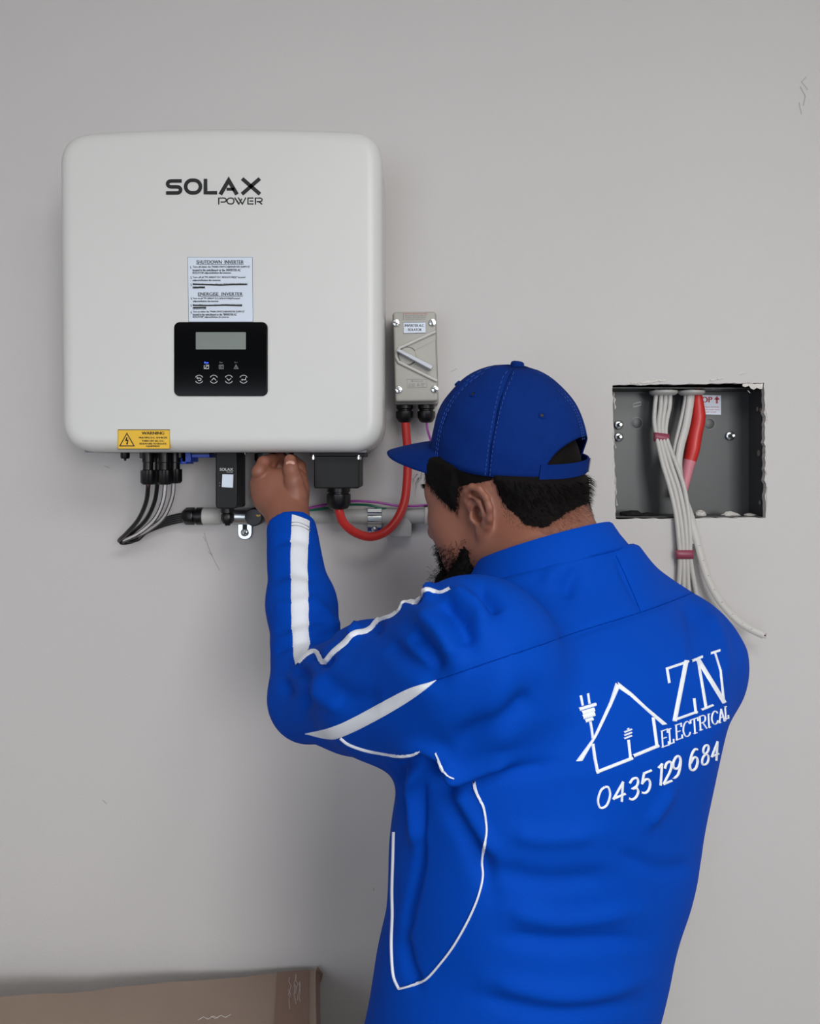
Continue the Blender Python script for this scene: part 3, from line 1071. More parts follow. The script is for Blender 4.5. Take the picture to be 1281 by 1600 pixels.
# ================================================================== RECESSED STEEL BOX
bxo = empty('wall_box', P(1077, 810, .05), 'recessed grey steel electrical box in the square wall cut-out', 'box')
BD = 0.090
x0, x1 = P(948, 700, PB).x, P(1200, 700, PB).x
z1, z0 = P(1000, 606, PB).z, P(1000, 808.5, PB).z
b = MB()
b.add([(x0, BD, z0), (x1, BD, z0), (x1, BD, z1), (x0, BD, z1)], [(0, 1, 2, 3)])
b.build('back_plate', M['galv'], bxo, smooth=0)
for nm, q in (('side_plate', [(x1, PB + .002, z0), (x1, BD, z0), (x1, BD, z1), (x1, PB + .006, z1)]),
              ('side_plate', [(x0, PB + .002, z0), (x0, BD, z0), (x0, BD, z1), (x0, PB + .002, z1)]),
              ('top_plate', [(x0, PB + .004, z1), (x1, PB + .012, z1), (x1, BD, z1), (x0, BD, z1)]),
              ('bottom_plate', [(x0, PB + .002, z0), (x1, PB + .002, z0), (x1, BD, z0), (x0, BD, z0)])):
    b = MB()
    b.add(q, [(0, 1, 2, 3)])
    o = b.build(nm, M['galv'], bxo, smooth=0)
    sm = o.modifiers.new('t', 'SOLIDIFY')
    sm.thickness = .0012
# dark void between board and box
b = MB()
b.box(((x0 + x1) / 2, .11, (z0 + z1) / 2), (x1 - x0 + .12, .002, z1 - z0 + .12))
for a_, c_ in ((((x0 + x1) / 2, .06, z1 + .06), (x1 - x0 + .12, .1, .002)), (((x0 + x1) / 2, .06, z0 - .06), (x1 - x0 + .12, .1, .002)),
               ((x0 - .06, .06, (z0 + z1) / 2), (.002, .1, z1 - z0 + .12)), ((x1 + .06, .06, (z0 + z1) / 2), (.002, .1, z1 - z0 + .12))):
    b.box(a_, c_)
tag(b.build('wall_cavity', M['dark'], smooth=0), kind='structure')
for (u, v) in ((995, 661), (1108, 662)):
    ko = MB().lathe([(S(8.6, BD), 0), (S(8.6, BD), .0008), (S(7.8, BD), .0012)], P(u, v, BD), (0, -1, 0), 28).build('knockout', M['galv'], bxo)
    g = MB()
    stroke_px(g, arc(u, v, 8.9, 0, 360, 28), .9, BD - .0013)
    g.build('knockout_rim', M['icon_dim'], ko, smooth=0)
for (u, v) in ((966, 664), (966, 683), (1140, 681)):
    yv = BD - .001
    ns = MB().lathe([(S(7, yv), 0), (S(7, yv), .004), (S(6, yv), .005), (.0005, .0052)], P(u, v, yv), (0, -1, 0), 20).build('washer', M['zinc'], bxo)
    st_ = MB().lathe([(S(3, yv), 0), (S(3, yv), .016), (S(2, yv), .018)], P(u, v, yv - .004), (0, -1, 0), 12)
    st_.build('bolt', M['zinc'], ns)
g = MB()
stroke_px(g, [(989, 631), (1001, 628), (1001, 633), (989, 636), (989, 631)], 1.2, BD - .0006)
g.build('stamped_mark', M['pvc'], bxo, smooth=0)
for zc, rr in ((P(0, 660, .05).z, .016), (P(0, 640, .03).z, .004), (P(0, 640, .07).z, .004), (P(0, 708, .05).z, .006), (P(0, 785, .05).z, .004)):
    g = MB()
    g.lathe([(rr, 0), (rr, .0012), (rr - .0012, .0014)], (x1 - .0006, .045 + random.uniform(-.012, .015), zc), (-1, 0, 0), 24)
    g.build('knockout', M['iso_base'] if rr < .008 else M['galv'], bxo)
st = MB().prism(pxpoly([(1082, 617), (1126, 618), (1126, 648), (1082, 647)], BD), BD - .0003, BD - .001).build('label', M['sticker'], bxo, smooth=0)
g = MB()
ly = BD - .0013
text_px(g, 'TOP', 1088.5, 620, 1112.5, 629, ly, .5)
stroke_px(g, [(1120, 630.5), (1120, 623)], 3, ly)
g.add([P(1115.5, 624.5, ly), P(1120, 618.8, ly), P(1124.5, 624.5, ly)], [(0, 1, 2)])
text_px(g, 'ELECTRICAL ENCLOSURE', 1096, 635, 1123.5, 637, ly)
text_px(g, 'do not cover vents', 1096, 638.6, 1124, 641, ly)
text_px(g, 'fix with screws', 1098, 642.4, 1119, 644.6, ly)
g.build('lettering', M['redprint'], st, smooth=0)
# cable bushes under the top plate
for (u0, u1) in ((1015, 1058), (1060, 1100)):
    b = MB()
    b.lathe([(S((u1 - u0) / 2, .05), 0), (S((u1 - u0) / 2, .05), .004), (S((u1 - u0) / 2 - 4, .05), .008)], P((u0 + u1) / 2, 611, .05) * 1, (0, 0, -1), 28)
    b.build('cable_bush', M['pvc_light'], bxo)

# white cables
wc = [[(1026, 608), (1023, 635), (1022, 660), (1026, 684), (1035, 725), (1047, 765), (1056, 805), (1060, 840), (1062, 866), (1062, 885), (1060, 920)],
      [(1033, 608), (1032, 635), (1029, 660), (1031, 684), (1041, 725), (1054, 765), (1062, 805), (1066, 840), (1067, 866), (1068, 888), (1068, 925)],
      [(1040, 608), (1039, 632), (1035, 660), (1036, 684), (1048, 725), (1061, 765), (1069, 805), (1072, 840), (1073, 866), (1074, 890), (1076, 930)],
      [(1047, 608), (1046, 635), (1041, 660), (1041, 684), (1056, 725), (1068, 760), (1075, 800), (1078, 840), (1078, 866), (1081, 892), (1088, 930)]]
wl = ['white sheathed cable at the left edge of the taped bundle in the wall box',
      'white sheathed cable second from left in the taped bundle in the wall box',
      'white sheathed cable third from left in the taped bundle in the wall box',
      'white sheathed cable at the right edge of the taped bundle in the wall box']
for k, pts in enumerate(wc):
    ys = [.05, .048, .042, .036, .018, .004, -.010, -.014, -.014, -.012, -.008]
    path = catmull([P(u, v, y_) for (u, v), y_ in zip(pts, ys)], 6)
    b = MB().tube(path, S(3.5, .02), 12)
    tag(b.build('white_cable', M['tps']), wl[k], 'cable', 'taped white cables')
# fifth, loose cable of the bundle, and the flat one whose end sticks out
b = MB().tube(catmull([P(*p) for p in ((1072, 608, .055), (1070, 630, .053), (1062, 665, .048), (1054, 700, .042), (1053, 730, .036), (1062, 770, .02), (1074, 810, .0), (1082, 850, -.012))], 6), S(3.6, .02), 12)
tag(b.build('white_cable', M['tps']), 'loose white cable crossing behind the taped bundle in the wall box', 'cable')
fl = empty('flat_cable', P(1197, 993, -.05), 'flat white cable curving right with cut end showing copper cores', 'cable')
fp = [(1080, 608, .05), (1078, 630, .046), (1072, 665, .04), (1063, 700, .034), (1060, 730, .028), (1066, 770, .016), (1078, 805, -.002), (1088, 840, -.014), (1097, 875, -.022),
      (1109, 910, -.03), (1126, 940, -.036), (1150, 967, -.042), (1172, 982, -.047), (1193, 992, -.052)]
path = catmull([P(*p) for p in fp], 6)
MB().tube(path, S(3.6, 0), 14, flat=1.75, side=(0.1, -1, 0.1)).build('sheath', M['tps'], fl)
tdir = (path[-1] - path[-2]).normalized()
for k in (-1, 0, 1):
    q = path[-1] + Vector((-.3, 0, -1)).normalized() * -.0035 * k
    MB().tube([q - tdir * .002, q + tdir * .003], .0016, 10).build('core', M['tps'] if k else M['slot'], fl)
    MB().tube([q, q + tdir * .0045], .0008, 8).build('copper_wire', M['copper'], fl)
g = MB()
for i in range(0, 8):
    p = path[44 + i * 4]
    q = path[45 + i * 4]
    dr = (q - p).normalized()
    nn = Vector((dr.z, 0, -dr.x))
    for j in range(5):
        o_ = p + dr * (.0017 * j) + Vector((0, -S(4.0, 0) + .0001, 0))
        o_.y = p.y - S(3.75, 0)
        hh = .0016
        g.add([o_ - nn * hh, o_ + dr * .0006 - nn * hh, o_ + dr * .0006 + nn * hh * random.uniform(.2, 1), o_ + nn * hh], [(0, 1, 2, 3)])
g.build('sheath_print', M['ink'], fl, smooth=0)
# red sleeve with faded lower end
rd = empty('red_sleeve', P(1090, 612, .06), 'red cable sleeve with faded pink end in the wall box', 'cable')
rp_ = catmull([P(*p) for p in ((1088, 606, .055), (1090, 630, .055), (1090, 655, .055), (1085, 680, .055), (1081, 705, .054), (1075, 728, .054), (1070, 752, .053), (1064, 778, .050))], 8)
n = int(len(rp_) * .66)
rad = [S(6 + 6.5 * min(1, i / 14) , .055) for i in range(len(rp_))]
rad = [r * (1 - .35 * max(0, (i - 30) / 20)) for i, r in enumerate(rad)]
MB().tube(rp_[:n + 1], rad[:n + 1], 16, flat=.9).build('red_section', M['red'], rd)
MB().tube(rp_[n:], rad[n:], 16, flat=.9).build('faded_section', M['pink'], rd)
# tape bands
for (u0, u1, v, y_, lb, tl) in ((1022, 1045, 684, .036, 'maroon tape band around the upper part of the white cables', .12), (1056, 1083, 866, -.014, 'maroon tape band around the white cables near the shoulder', .0)):
    b = MB()
    hw, hh = S((u1 - u0) / 2 + .5, y_), S(7, y_)
    c = P((u0 + u1) / 2, v, y_)
    rings = []
    for zz in (-1, 1):
        ring = []
        for j in range(24):
            a = 2 * math.pi * j / 24
            ca, sa = math.cos(a), math.sin(a)
            rx = math.copysign(abs(ca) ** .6, ca) * hw
            ry = math.copysign(abs(sa) ** .6, sa) * S(4.3, y_)
            ring.append(c + Vector((rx, ry, zz * hh + rx * -tl)))
        rings.append(ring)
    b.rings(rings, False, False)
    o = b.build('tape_band', M['tape'])
    o.modifiers.new('t', 'SOLIDIFY').thickness = .0006
    tag(o, lb, 'tape')


# plaster crumbs on the box floor
def crumb(name, u, v, y_, sx, sy, sz, m, lb):
    bm = bmesh.new()
    bmesh.ops.create_icosphere(bm, subdivisions=2, radius=1)
    for q in bm.verts:
        k = 1 + random.uniform(-.22, .22)
        q.co = Vector((q.co.x * sx * k, q.co.y * sy * k, max(q.co.z, -.35) * sz * k))
    me = bpy.data.meshes.new(name)
    bm.to_mesh(me)
    bm.free()
    o = link(name, me, m, smooth=0)
    p = P(u, v, y_)
    o.location = (p.x, y_, z0 + sz * .36)
    o.rotation_euler = (0, 0, random.uniform(-.4, .4))
    tag(o, lb, 'debris', 'plaster debris in the wall box')


crumb('plaster_chunk', 1094, 805, .05, .011, .010, .008, M['plaster_raw'], 'white plaster chunk in the middle of the wall box floor')
crumb('plaster_chunk', 1141, 805, .045, .016, .010, .006, M['plaster_raw'], 'long pale plaster chunk on the right of the wall box floor')
crumb('plaster_chunk', 1172, 807, .05, .013, .010, .004, M['plaster_raw'], 'small pale plaster scrap in the right corner of the wall box')
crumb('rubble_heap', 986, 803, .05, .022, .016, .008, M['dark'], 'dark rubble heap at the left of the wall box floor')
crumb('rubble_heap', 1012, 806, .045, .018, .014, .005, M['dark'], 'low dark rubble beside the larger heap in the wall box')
crumb('plaster_chunk', 1068, 808, .04, .010, .008, .004, M['plaster_raw'], 'small plaster scrap behind the white cables in the wall box')

# ================================================================== CARDBOARD BOX
ztop = P(0, 1516, -.012).z
cb = empty('cardboard_box', (0, 0, 0), 'brown cardboard carton standing against the wall at the bottom left', 'box')
A = Vector((P(493, 1516, -.012).x, -.012, 0))          # rear right corner
ang = math.radians(7.3)
ex, ey = Vector((-math.cos(ang), -math.sin(ang), 0)), Vector((math.sin(ang), -math.cos(ang), 0))
Wb, Db = .86, .46
cb.location = A + ex * Wb / 2 + ey * Db / 2


def bxq(s, t, z): return A + ex * s + ey * t + Vector((0, 0, z))


b = MB()
nn_ = 20
top = []
rows = []
for j in range(9):
    row = []
    for i in range(nn_ + 1):
        s, t = Wb * i / nn_, Db * j / 8
        dz = .0007 * math.sin(i * 1.3) * math.cos(j * .9) - .002 * (abs(j - 4) < 1)
        if j == 0: dz += random.uniform(-.0016, .0010) - (.004 if i in (9, 10) else 0)
        row.append(bxq(s, t, ztop + dz))
    rows.append(row)
v3 = [p for r in rows for p in r]
b.add(v3, [(j * (nn_ + 1) + i, j * (nn_ + 1) + i + 1, (j + 1) * (nn_ + 1) + i + 1, (j + 1) * (nn_ + 1) + i) for j in range(8) for i in range(nn_)])
b.build('top_flap', M['card'], cb)
b = MB()
c4 = [bxq(0, 0, 0), bxq(Wb, 0, 0), bxq(Wb, Db, 0), bxq(0, Db, 0)]
t4 = [p + Vector((0, 0, ztop - .004)) for p in c4]
b.add(c4 + t4, [(0, 1, 5, 4), (1, 2, 6, 5), (2, 3, 7, 6), (3, 0, 4, 7), (0, 1, 2, 3)])
b.build('carton', M['card'], cb, smooth=0)
b = MB()
# torn corner tab at the rear right edge
b.add([bxq(-.001, 0, ztop), bxq(-.012, .004, ztop - .012), bxq(-.006, .012, ztop - .022), bxq(-.001, .02, ztop - .012), bxq(-.004, -.001, ztop + .006), bxq(-.013, .002, ztop - .006)],
      [(0, 1, 2), (0, 2, 3), (0, 4, 5), (0, 5, 1)])
b.build('torn_corner', M['card_edge'], cb, smooth=0)
b = MB()
for t0_, t1_ in ((.002, .46),):
    b.add([bxq(-.0012, t0_, ztop - .001), bxq(-.0075, t0_ + .002, ztop - .004), bxq(-.0075, t1_, ztop - .004), bxq(-.0012, t1_, ztop - .001)], [(0, 1, 2, 3)])
b.build('end_flap_edge', M['card_edge'], cb, smooth=0)
b = MB()
s0_, s1_ = .012, .068
pts_a = [bxq(s0_, Db * j / 8, ztop + .0024) for j in range(9)]
pts_b = [bxq(s1_, Db * j / 8, ztop + .0024) for j in range(9)]
b.add(pts_a + pts_b, [(i, i + 1, 10 + i, 9 + i) for i in range(8)])
b.build('packing_tape', M['tapeb'], cb, smooth=0)
for k in range(7):
    s = random.uniform(.018, .046)
    t = random.uniform(.01, .05)
    q = [bxq(s + random.uniform(-.003, .003), t + .012 * i, ztop + .0030) for i in range(5)]
    MB().tube(q, .00035, 4).build('tape_crease', M['plaster_raw'], cb, smooth=0)
for k in range(2):
    q = [bxq(.14 + .02 * k + .008 * i, .098 + .006 * ((i + k) % 2), ztop + .003) for i in range(5)]
    MB().tube(q, .0005, 4).build('scratch', M['plaster_raw'], cb, smooth=0)

# ================================================================== PERSON
person = empty('person', (0.13, -.52, 0), 'man in blue cap and blue long-sleeved work shirt reaching under the inverter', 'person')
BYAW = math.radians(37)
RX = np.array([math.cos(BYAW), math.sin(BYAW)])          # his right
FW = np.array([-math.sin(BYAW), math.cos(BYAW)])         # his front


def R3(u, v, y):
    p = P(u, v, y)
    return np.array([p.x, p.y, p.z])


def zr(r, x, y): return np.array([x, y, CAMZ + r])


LS = R3(722, 1020, -.640)        # left shoulder joint
LE = R3(487, 1086, -.415)        # left elbow
LW = R3(455, 826, -.228)         # left wrist
RS = R3(1060, 1030, -.405)
RE = zr(-.455, .285, -.285)
RW = zr(-.33, .085, -.215)

#        zr      cx     cy     a     b
SL = np.array([
    (-.80, .100, -.525, .164, .138),
    (-.70, .104, -.525, .167, .142),
    (-.645, .111, -.525, .170, .143),
    (-.572, .131, -.523, .176, .144),
    (-.499, .148, -.520, .182, .144),
    (-.425, .159, -.520, .190, .144),
    (-.352, .173, -.520, .200, .143),
    (-.290, .190, -.520, .207, .138),
    (-.235, .201, -.516, .202, .124),
    (-.195, .198, -.508, .168, .104),
    (-.165, .190, -.492, .130, .094),
    (-.135, .178, -.475, .105, .088),
    (-.095, .170, -.463, .095, .085)])


def torso(X, grow=0.0):
    z = X[2] - CAMZ
    c = [np.interp(z, SL[:, 0], SL[:, k]).astype(np.float32) for k in range(1, 5)]
    dx, dy = X[0] - c[0], X[1] - c[1]
    p = np.abs(dx * RX[0] + dy * RX[1]) / (c[2] + grow)
    q = np.abs(dx * FW[0] + dy * FW[1]) / (c[3] + grow)
    n = 2.25
    k = (p ** n + q ** n) ** (1 / n)
    return (k - 1) * np.minimum(c[2], c[3])


def lerp(a, b, t): return a + (b - a) * t


# ---- shirt surface
h = 0.0042
lo = np.array([-.27, -.86, CAMZ - .80])
hi = np.array([.50, -.12, CAMZ - .02])
X = grid(lo, hi, h)
d = torso(X)
arm = cone(X, LS + np.array([.015, 0, -.012]), lerp(LS, LE, .5) + np.array([0, 0, -.012]), .082, .072)
arm = smin(arm, cone(X, lerp(LS, LE, .5) + np.array([0, 0, -.012]), LE, .072, .056), .02)
fore = cone(X, LE, lerp(LE, LW, .5), .053, .046)
fore = smin(fore, cone(X, lerp(LE, LW, .5), LW, .046, .0365), .02)
arm = smin(arm, fore, .012)
# drape under the upper arm (loose sleeve)
arm = smin(arm, cone(X, R3(560, 1128, -.47), R3(690, 1112, -.62), .040, .052), .03)
d = smin(d, arm, .032)
trap = cone(X, LS + np.array([.02, .01, -.010]), zr(-.222, .150, -.49), .060, .052)
d = smin(d, trap, .055)
rarm = cone(X, RS, lerp(RS, RE, .5), .078, .066)
rarm = smin(rarm, cone(X, lerp(RS, RE, .5), RE, .068, .055), .02)
rarm = smin(rarm, cone(X, RE, RW, .052, .038), .014)
d = smin(d, rarm, .06)
trap = cone(X, RS + np.array([-.015, 0, .026]), zr(-.150, .235, -.455), .057, .057)
d = smin(d, trap, .04)
# neck opening, tilted forward
cc = R3(850, 889, -.462)
nk = np.sqrt((X[0] - cc[0]) ** 2 + (X[1] - cc[1]) ** 2)
pl = X[2] - cc[2] - .002 - np.clip(nk - .13, 0, 1) * 3 + math.tan(.32) * ((X[0] - cc[0]) * FW[0] + (X[1] - cc[1]) * FW[1]) - math.tan(.09) * ((X[0] - cc[0]) * RX[0] + (X[1] - cc[1]) * RX[1])
d = smax(d, pl, .006)
# cut the sleeve ends at the wrists and the hem
for Wp, Ep in ((LW, LE), (RW, RE)):
    ax = (Wp - Ep) / np.linalg.norm(Wp - Ep)
    pl = (X[0] - Wp[0]) * ax[0] + (X[1] - Wp[1]) * ax[1] + (X[2] - Wp[2]) * ax[2]
    near = np.sqrt((X[0] - Wp[0]) ** 2 + (X[1] - Wp[1]) ** 2 + (X[2] - Wp[2]) ** 2) - .09
    d = np.maximum(d, -np.maximum(-(pl - .006), near))
d = np.maximum(d, (CAMZ - .775) - X[2])
V, Q = nets(d, lo, h)
del X, d, arm, fore, rarm, trap
V = relax(V, Q, 3, .5)
N = vnormals(V, Q)
if np.mean(np.einsum('ij,ij->i', N, V - V.mean(0))) < 0:
    Q = Q[:, ::-1].copy()
    N = -N
# ---- folds: ridges (+) and valleys (-) in the cloth, (polyline, width, height)
folds = [
    # upper arm folds radiating from the shoulder
    ([(640, 985), (665, 1010), (690, 1050)], 13, -.006), ([(600, 1000), (640, 1035), (690, 1070)], 14, -.004),
    ([(655, 955), (690, 990), (715, 1035)], 14, .005), ([(690, 940), (720, 975), (735, 1015)], 13, -.006),
    ([(740, 915), (765, 935), (775, 960)], 12, -.007), ([(700, 925), (745, 950), (755, 985)], 12, .005),
    # inner elbow
    ([(452, 1045), (470, 1050), (480, 1075), (470, 1120)], 9, -.005), ([(490, 1020), (500, 1036), (520, 1022)], 8, -.006),
    ([(476, 1060), (500, 1085), (540, 1105)], 14, .004), ([(440, 1060), (448, 1090)], 8, -.004),
    ([(500, 1050), (540, 1090), (600, 1095)], 18, -.003),
    # forearm rings
    ([(425, 850), (455, 842), (490, 850)], 7, -.0022), ([(424, 905), (455, 893), (500, 905)], 9, -.0026),
    ([(423, 950), (455, 945), (510, 935)], 8, .0022), ([(424, 990), (460, 975), (520, 965)], 9, -.003),
    ([(425, 1020), (455, 1005), (530, 990)], 8, -.003), ([(486, 945), (510, 960), (528, 985)], 8, .003),
    # waves on the top edge of the sleeve
    ([(545, 1000), (556, 985), (562, 975)], 8, .005), ([(583, 985), (588, 970), (590, 958)], 7, -.005),
    ([(626, 950), (632, 935), (640, 925)], 7, .005), ([(652, 945), (655, 930), (658, 920)], 6, -.006),
    ([(668, 935), (672, 922), (676, 915)], 7, .004),
    # armpit and side panel
    ([(660, 1180), (690, 1225), (740, 1320), (770, 1400)], 15, -.005), ([(640, 1190), (650, 1260), (655, 1330)], 11, .006),
    ([(662, 1200), (657, 1330), (640, 1420), (633, 1460)], 6, -.005), ([(630, 1195), (636, 1280)], 9, -.005),
    ([(700, 1215), (740, 1290), (780, 1340)], 14, .004), ([(630, 1460), (640, 1510), (655, 1540)], 8, -.004),
    ([(720, 1222), (790, 1210), (870, 1195)], 10, -.003), ([(700, 1170), (780, 1130), (840, 1080)], 20, -.005),
    ([(690, 1195), (740, 1205), (800, 1185)], 12, .004), ([(800, 1010), (780, 1100), (790, 1180)], 30, .003),
    ([(618, 1202), (645, 1194), (668, 1196), (692, 1226), (735, 1237)], 8, -.006), ([(600, 1180), (650, 1166), (690, 1180), (712, 1206), (745, 1212)], 9, .004),
    # back and waist
    ([(770, 1360), (850, 1380), (960, 1370)], 18, -.003), ([(790, 1420), (880, 1440), (1000, 1425)], 14, .003),
    ([(800, 1300), (850, 1310), (940, 1300)], 14, .0025), ([(780, 1460), (880, 1475), (1010, 1470)], 13, -.003),
    ([(760, 1530), (880, 1550), (1020, 1530)], 14, .003), ([(740, 1560), (860, 1580), (1000, 1570)], 12, -.0026),
    ([(1010, 1290), (1030, 1260), (1050, 1230)], 10, .003), ([(960, 1330), (1030, 1360), (1080, 1350)], 12, -.002),
    ([(1075, 940), (1090, 1000), (1095, 1040)], 13, -.003), ([(1105, 950), (1125, 1000), (1130, 1060)], 12, .003),
    ([(905, 885), (890, 910), (885, 935)], 10, -.003), ([(870, 890), (850, 915)], 10, .0025), ([(960, 870), (980, 915), (1000, 957)], 5, -.002),
    ([(690, 1062), (850, 1006), (1000, 957), (1085, 925)], 4, -.0015),
]
pp = proj(V)
facing = np.clip((-(N[:, 0] * V[:, 0] + N[:, 1] * (V[:, 1] - CAMY) + N[:, 2] * (V[:, 2] - CAMZ))
                  / np.linalg.norm(V - np.array([0, CAMY, CAMZ]), axis=1) + .15) / .3, 0, 1)
disp = np.zeros(len(V))
for pts, wd, amp in folds:
    pts = [(p.x, p.y) for p in catmull([Vector((a, b_, 0)) for a, b_ in pts], 4)]
    best = np.full(len(V), 1e9)
    tb = np.zeros(len(V))
    n = len(pts) - 1
    for i in range(n):
        a, b_ = np.array(pts[i]), np.array(pts[i + 1])
        ba = b_ - a
        t = np.clip(((pp - a) @ ba) / max(1e-6, ba @ ba), 0, 1)
        dd = np.linalg.norm(pp - a - t[:, None] * ba, axis=1)
        m_ = dd < best
        best[m_] = dd[m_]
        tb[m_] = (i + t[m_]) / n
    disp += 2.0 * amp * np.exp(-(best / wd) ** 2) * np.clip(np.sin(np.pi * np.clip(tb, .06, .94)) * 1.6, 0, 1)
# soft random cloth undulation
ph = rng.uniform(0, 6.28, 12)
und = np.zeros(len(V))
for k in range(6):
    fr = rng.uniform(14, 34)
    dr = rng.normal(size=3)
    dr[2] *= 1.6
    dr /= np.linalg.norm(dr)
    und += np.sin(V @ dr * fr * 1.6 + ph[k])
disp = disp * facing + und * .0008
V = V + N * disp[:, None]
V = relax(V, Q, 1, .4)
me = np_mesh('shirt', V, Q)
shirt = link('shirt', me, M['shirt'], person, smooth=180)
tag(shirt, 'royal blue long-sleeved work shirt with white trim')
bvh = BVHTree.FromPolygons([tuple(p) for p in V], [tuple(int(i) for i in q) for q in Q])
CAM = Vector((0, CAMY, CAMZ))
_last = [None]


def cast(u, v, off=.0):
    """the point of the shirt that the photo shows at pixel (u, v)"""
    dr = (P(u, v, 0) - CAM).normalized()
    hit = bvh.ray_cast(CAM, dr)
    if hit[0] is None:
        near = bvh.find_nearest(CAM + dr * ((_last[0] - CAM).length if _last[0] else .9))
        hit = near
    _last[0] = hit[0]
    n = hit[1]
    if n.dot(dr) > 0: n = -n
    return hit[0] + n * off, n


def dense(pts, step):
    out = [pts[0]]
    for a, b_ in zip(pts[:-1], pts[1:]):
        l = math.hypot(b_[0] - a[0], b_[1] - a[1])
        n = max(1, int(l / step))
        for k in range(1, n + 1):
            out.append((a[0] + (b_[0] - a[0]) * k / n, a[1] + (b_[1] - a[1]) * k / n))
    return out


def smooth2(pts, n=6):
    return [(p.x, p.y) for p in catmull([Vector((a, b_, 0)) for a, b_ in pts], n)]


def band(mb, Lp, Rp, hgt, m=6, base=-.0006):
    """raised strip of cloth between two pixel edge lines lying on the shirt"""
    n = len(Lp)
    vs, fs = [], []
    for i in range(n):
        for j in range(m + 1):
            t = j / m
            prof = 1 - (2 * t - 1) ** 4
            p, nn = cast(Lp[i][0] + (Rp[i][0] - Lp[i][0]) * t, Lp[i][1] + (Rp[i][1] - Lp[i][1]) * t, base + (hgt - base) * prof)
            vs.append(p)
    for i in range(n - 1):
        for j in range(m):
            a = i * (m + 1) + j
            fs.append((a, a + 1, a + m + 2, a + m + 1))
    mb.add(vs, fs)


def line_edges(pts, wpx):
    L, R = [], []
    n = len(pts)
    for i in range(n):
        a, b_ = pts[max(i - 1, 0)], pts[min(i + 1, n - 1)]
        tx, ty = b_[0] - a[0], b_[1] - a[1]
        l = math.hypot(tx, ty) or 1
        w_ = wpx[i] if hasattr(wpx, '__len__') else wpx
        k = 1.0
        if 0 < i < n - 1:
            e1 = Vector((pts[i][0] - a[0], pts[i][1] - a[1])).normalized()
            e2 = Vector((b_[0] - pts[i][0], b_[1] - pts[i][1])).normalized()
            k = 1 / max(.55, math.sqrt(max(.05, (1 + e1.dot(e2)) / 2)))
        nx, ny = -ty / l * w_ / 2 * k, tx / l * w_ / 2 * k
        L.append((pts[i][0] + nx, pts[i][1] + ny))
        R.append((pts[i][0] - nx, pts[i][1] - ny))
    return L, R


def trim(mb, pts, wpx, hgt=.0012, sm=True, step=3.0, m=4):
    q = smooth2(pts) if sm else pts
    q = dense(q, step)
    L, R = line_edges(q, wpx)
    band(mb, L, R, hgt, m)


# white stripe down the forearm
b = MB()
Lp = dense(smooth2([(454, 803), (453, 830), (452, 870), (452.5, 905), (453, 950), (454, 981), (456, 1005), (457, 1024), (461, 1040)]), 4)
Rp_ = smooth2([(486, 815), (484, 845), (482, 883), (483, 905), (484, 950), (484, 981), (485, 1000), (484, 1010), (474, 1030)])


def resamp(pts, n):
    ls = [0]
    for a, b_ in zip(pts[:-1], pts[1:]): ls.append(ls[-1] + math.hypot(b_[0] - a[0], b_[1] - a[1]))
    q = np.linspace(0, ls[-1], n)
    return list(zip(np.interp(q, ls, [p[0] for p in pts]), np.interp(q, ls, [p[1] for p in pts])))


band(b, resamp(Lp, 60), resamp(Rp_, 60), .0014, 8)
b.build('forearm_stripe', M['whitefab'], shirt, smooth=60)
b = MB()
for v_ in (817, 822):
    trim(b, [(455, v_), (468, v_ + 1), (484, v_ + 8)], 1.0, .0019)
b.build('cuff_stitching', M['icon_dim'], shirt, smooth=60)
# white strip along the top of the upper sleeve
b = MB()
sp = [(466, 1034), (477, 1023), (489, 1017), (496, 1021), (501, 1032), (508, 1033), (520, 1019), (538, 1004), (548, 993), (557, 988),
      (570, 986), (580, 980), (588, 970), (598, 965), (610, 961), (621, 952), (627, 940), (635, 938), (648, 941), (654, 934), (659, 924), (668, 921), (680, 924), (690, 925), (703, 919)]
q = dense(smooth2(sp), 3)
wv = np.interp(np.linspace(0, 1, len(q)), [0, .1, .3, .5, .7, .85, 1], [9, 8, 11, 9, 9, 8, 4])
L, R = line_edges(q, list(wv))
band(b, L, R, .0016, 4)
b.build('sleeve_stripe', M['whitefab'], shirt, smooth=60)
# white wedge panel under the upper arm
b = MB()
top = smooth2([(477, 1146), (505, 1139), (535, 1128), (570, 1110), (605, 1091), (640, 1074), (682, 1063)])
bot = smooth2([(477, 1146), (500, 1154), (520, 1157), (532, 1154), (560, 1142), (600, 1121), (635, 1100), (660, 1082), (682, 1063)])
band(b, resamp(top, 60), resamp(bot, 60), .0012, 8)
b.build('sleeve_wedge', M['whitefab'], shirt, smooth=60)
for pts, wd in (([(532, 1153), (545, 1163), (570, 1172), (600, 1178), (625, 1181), (642, 1179), (657, 1174)], 3.2),
                ([(680, 1176), (685, 1188), (691, 1202), (699, 1212), (709, 1217)], 3.0),
                ([(740, 1221), (744, 1237), (751, 1252), (756, 1264), (760, 1295), (757, 1322), (753, 1345), (754, 1370), (748, 1398), (738, 1424), (724, 1452), (706, 1482), (686, 1508), (667, 1529), (650, 1538), (624, 1545)], 4.4),
                ([(624, 1545), (616, 1528), (613, 1505), (612, 1470), (613.5, 1430), (613, 1390), (614.5, 1340), (615.5, 1300)], 3.0)):
    b = MB()
    trim(b, pts, wd, .0020)
    b.build('piping', M['whitefab'], shirt, smooth=60)
for pts in ([(684, 1062), (760, 1036), (850, 1006), (900, 988), (1000, 957), (1050, 939), (1085, 925)], [(962, 868), (975, 895), (988, 925), (1000, 955)]):
    b = MB()
    trim(b, pts, 1.6, .0006)
    b.build('seam', M['shirt_seam'], shirt, smooth=60)

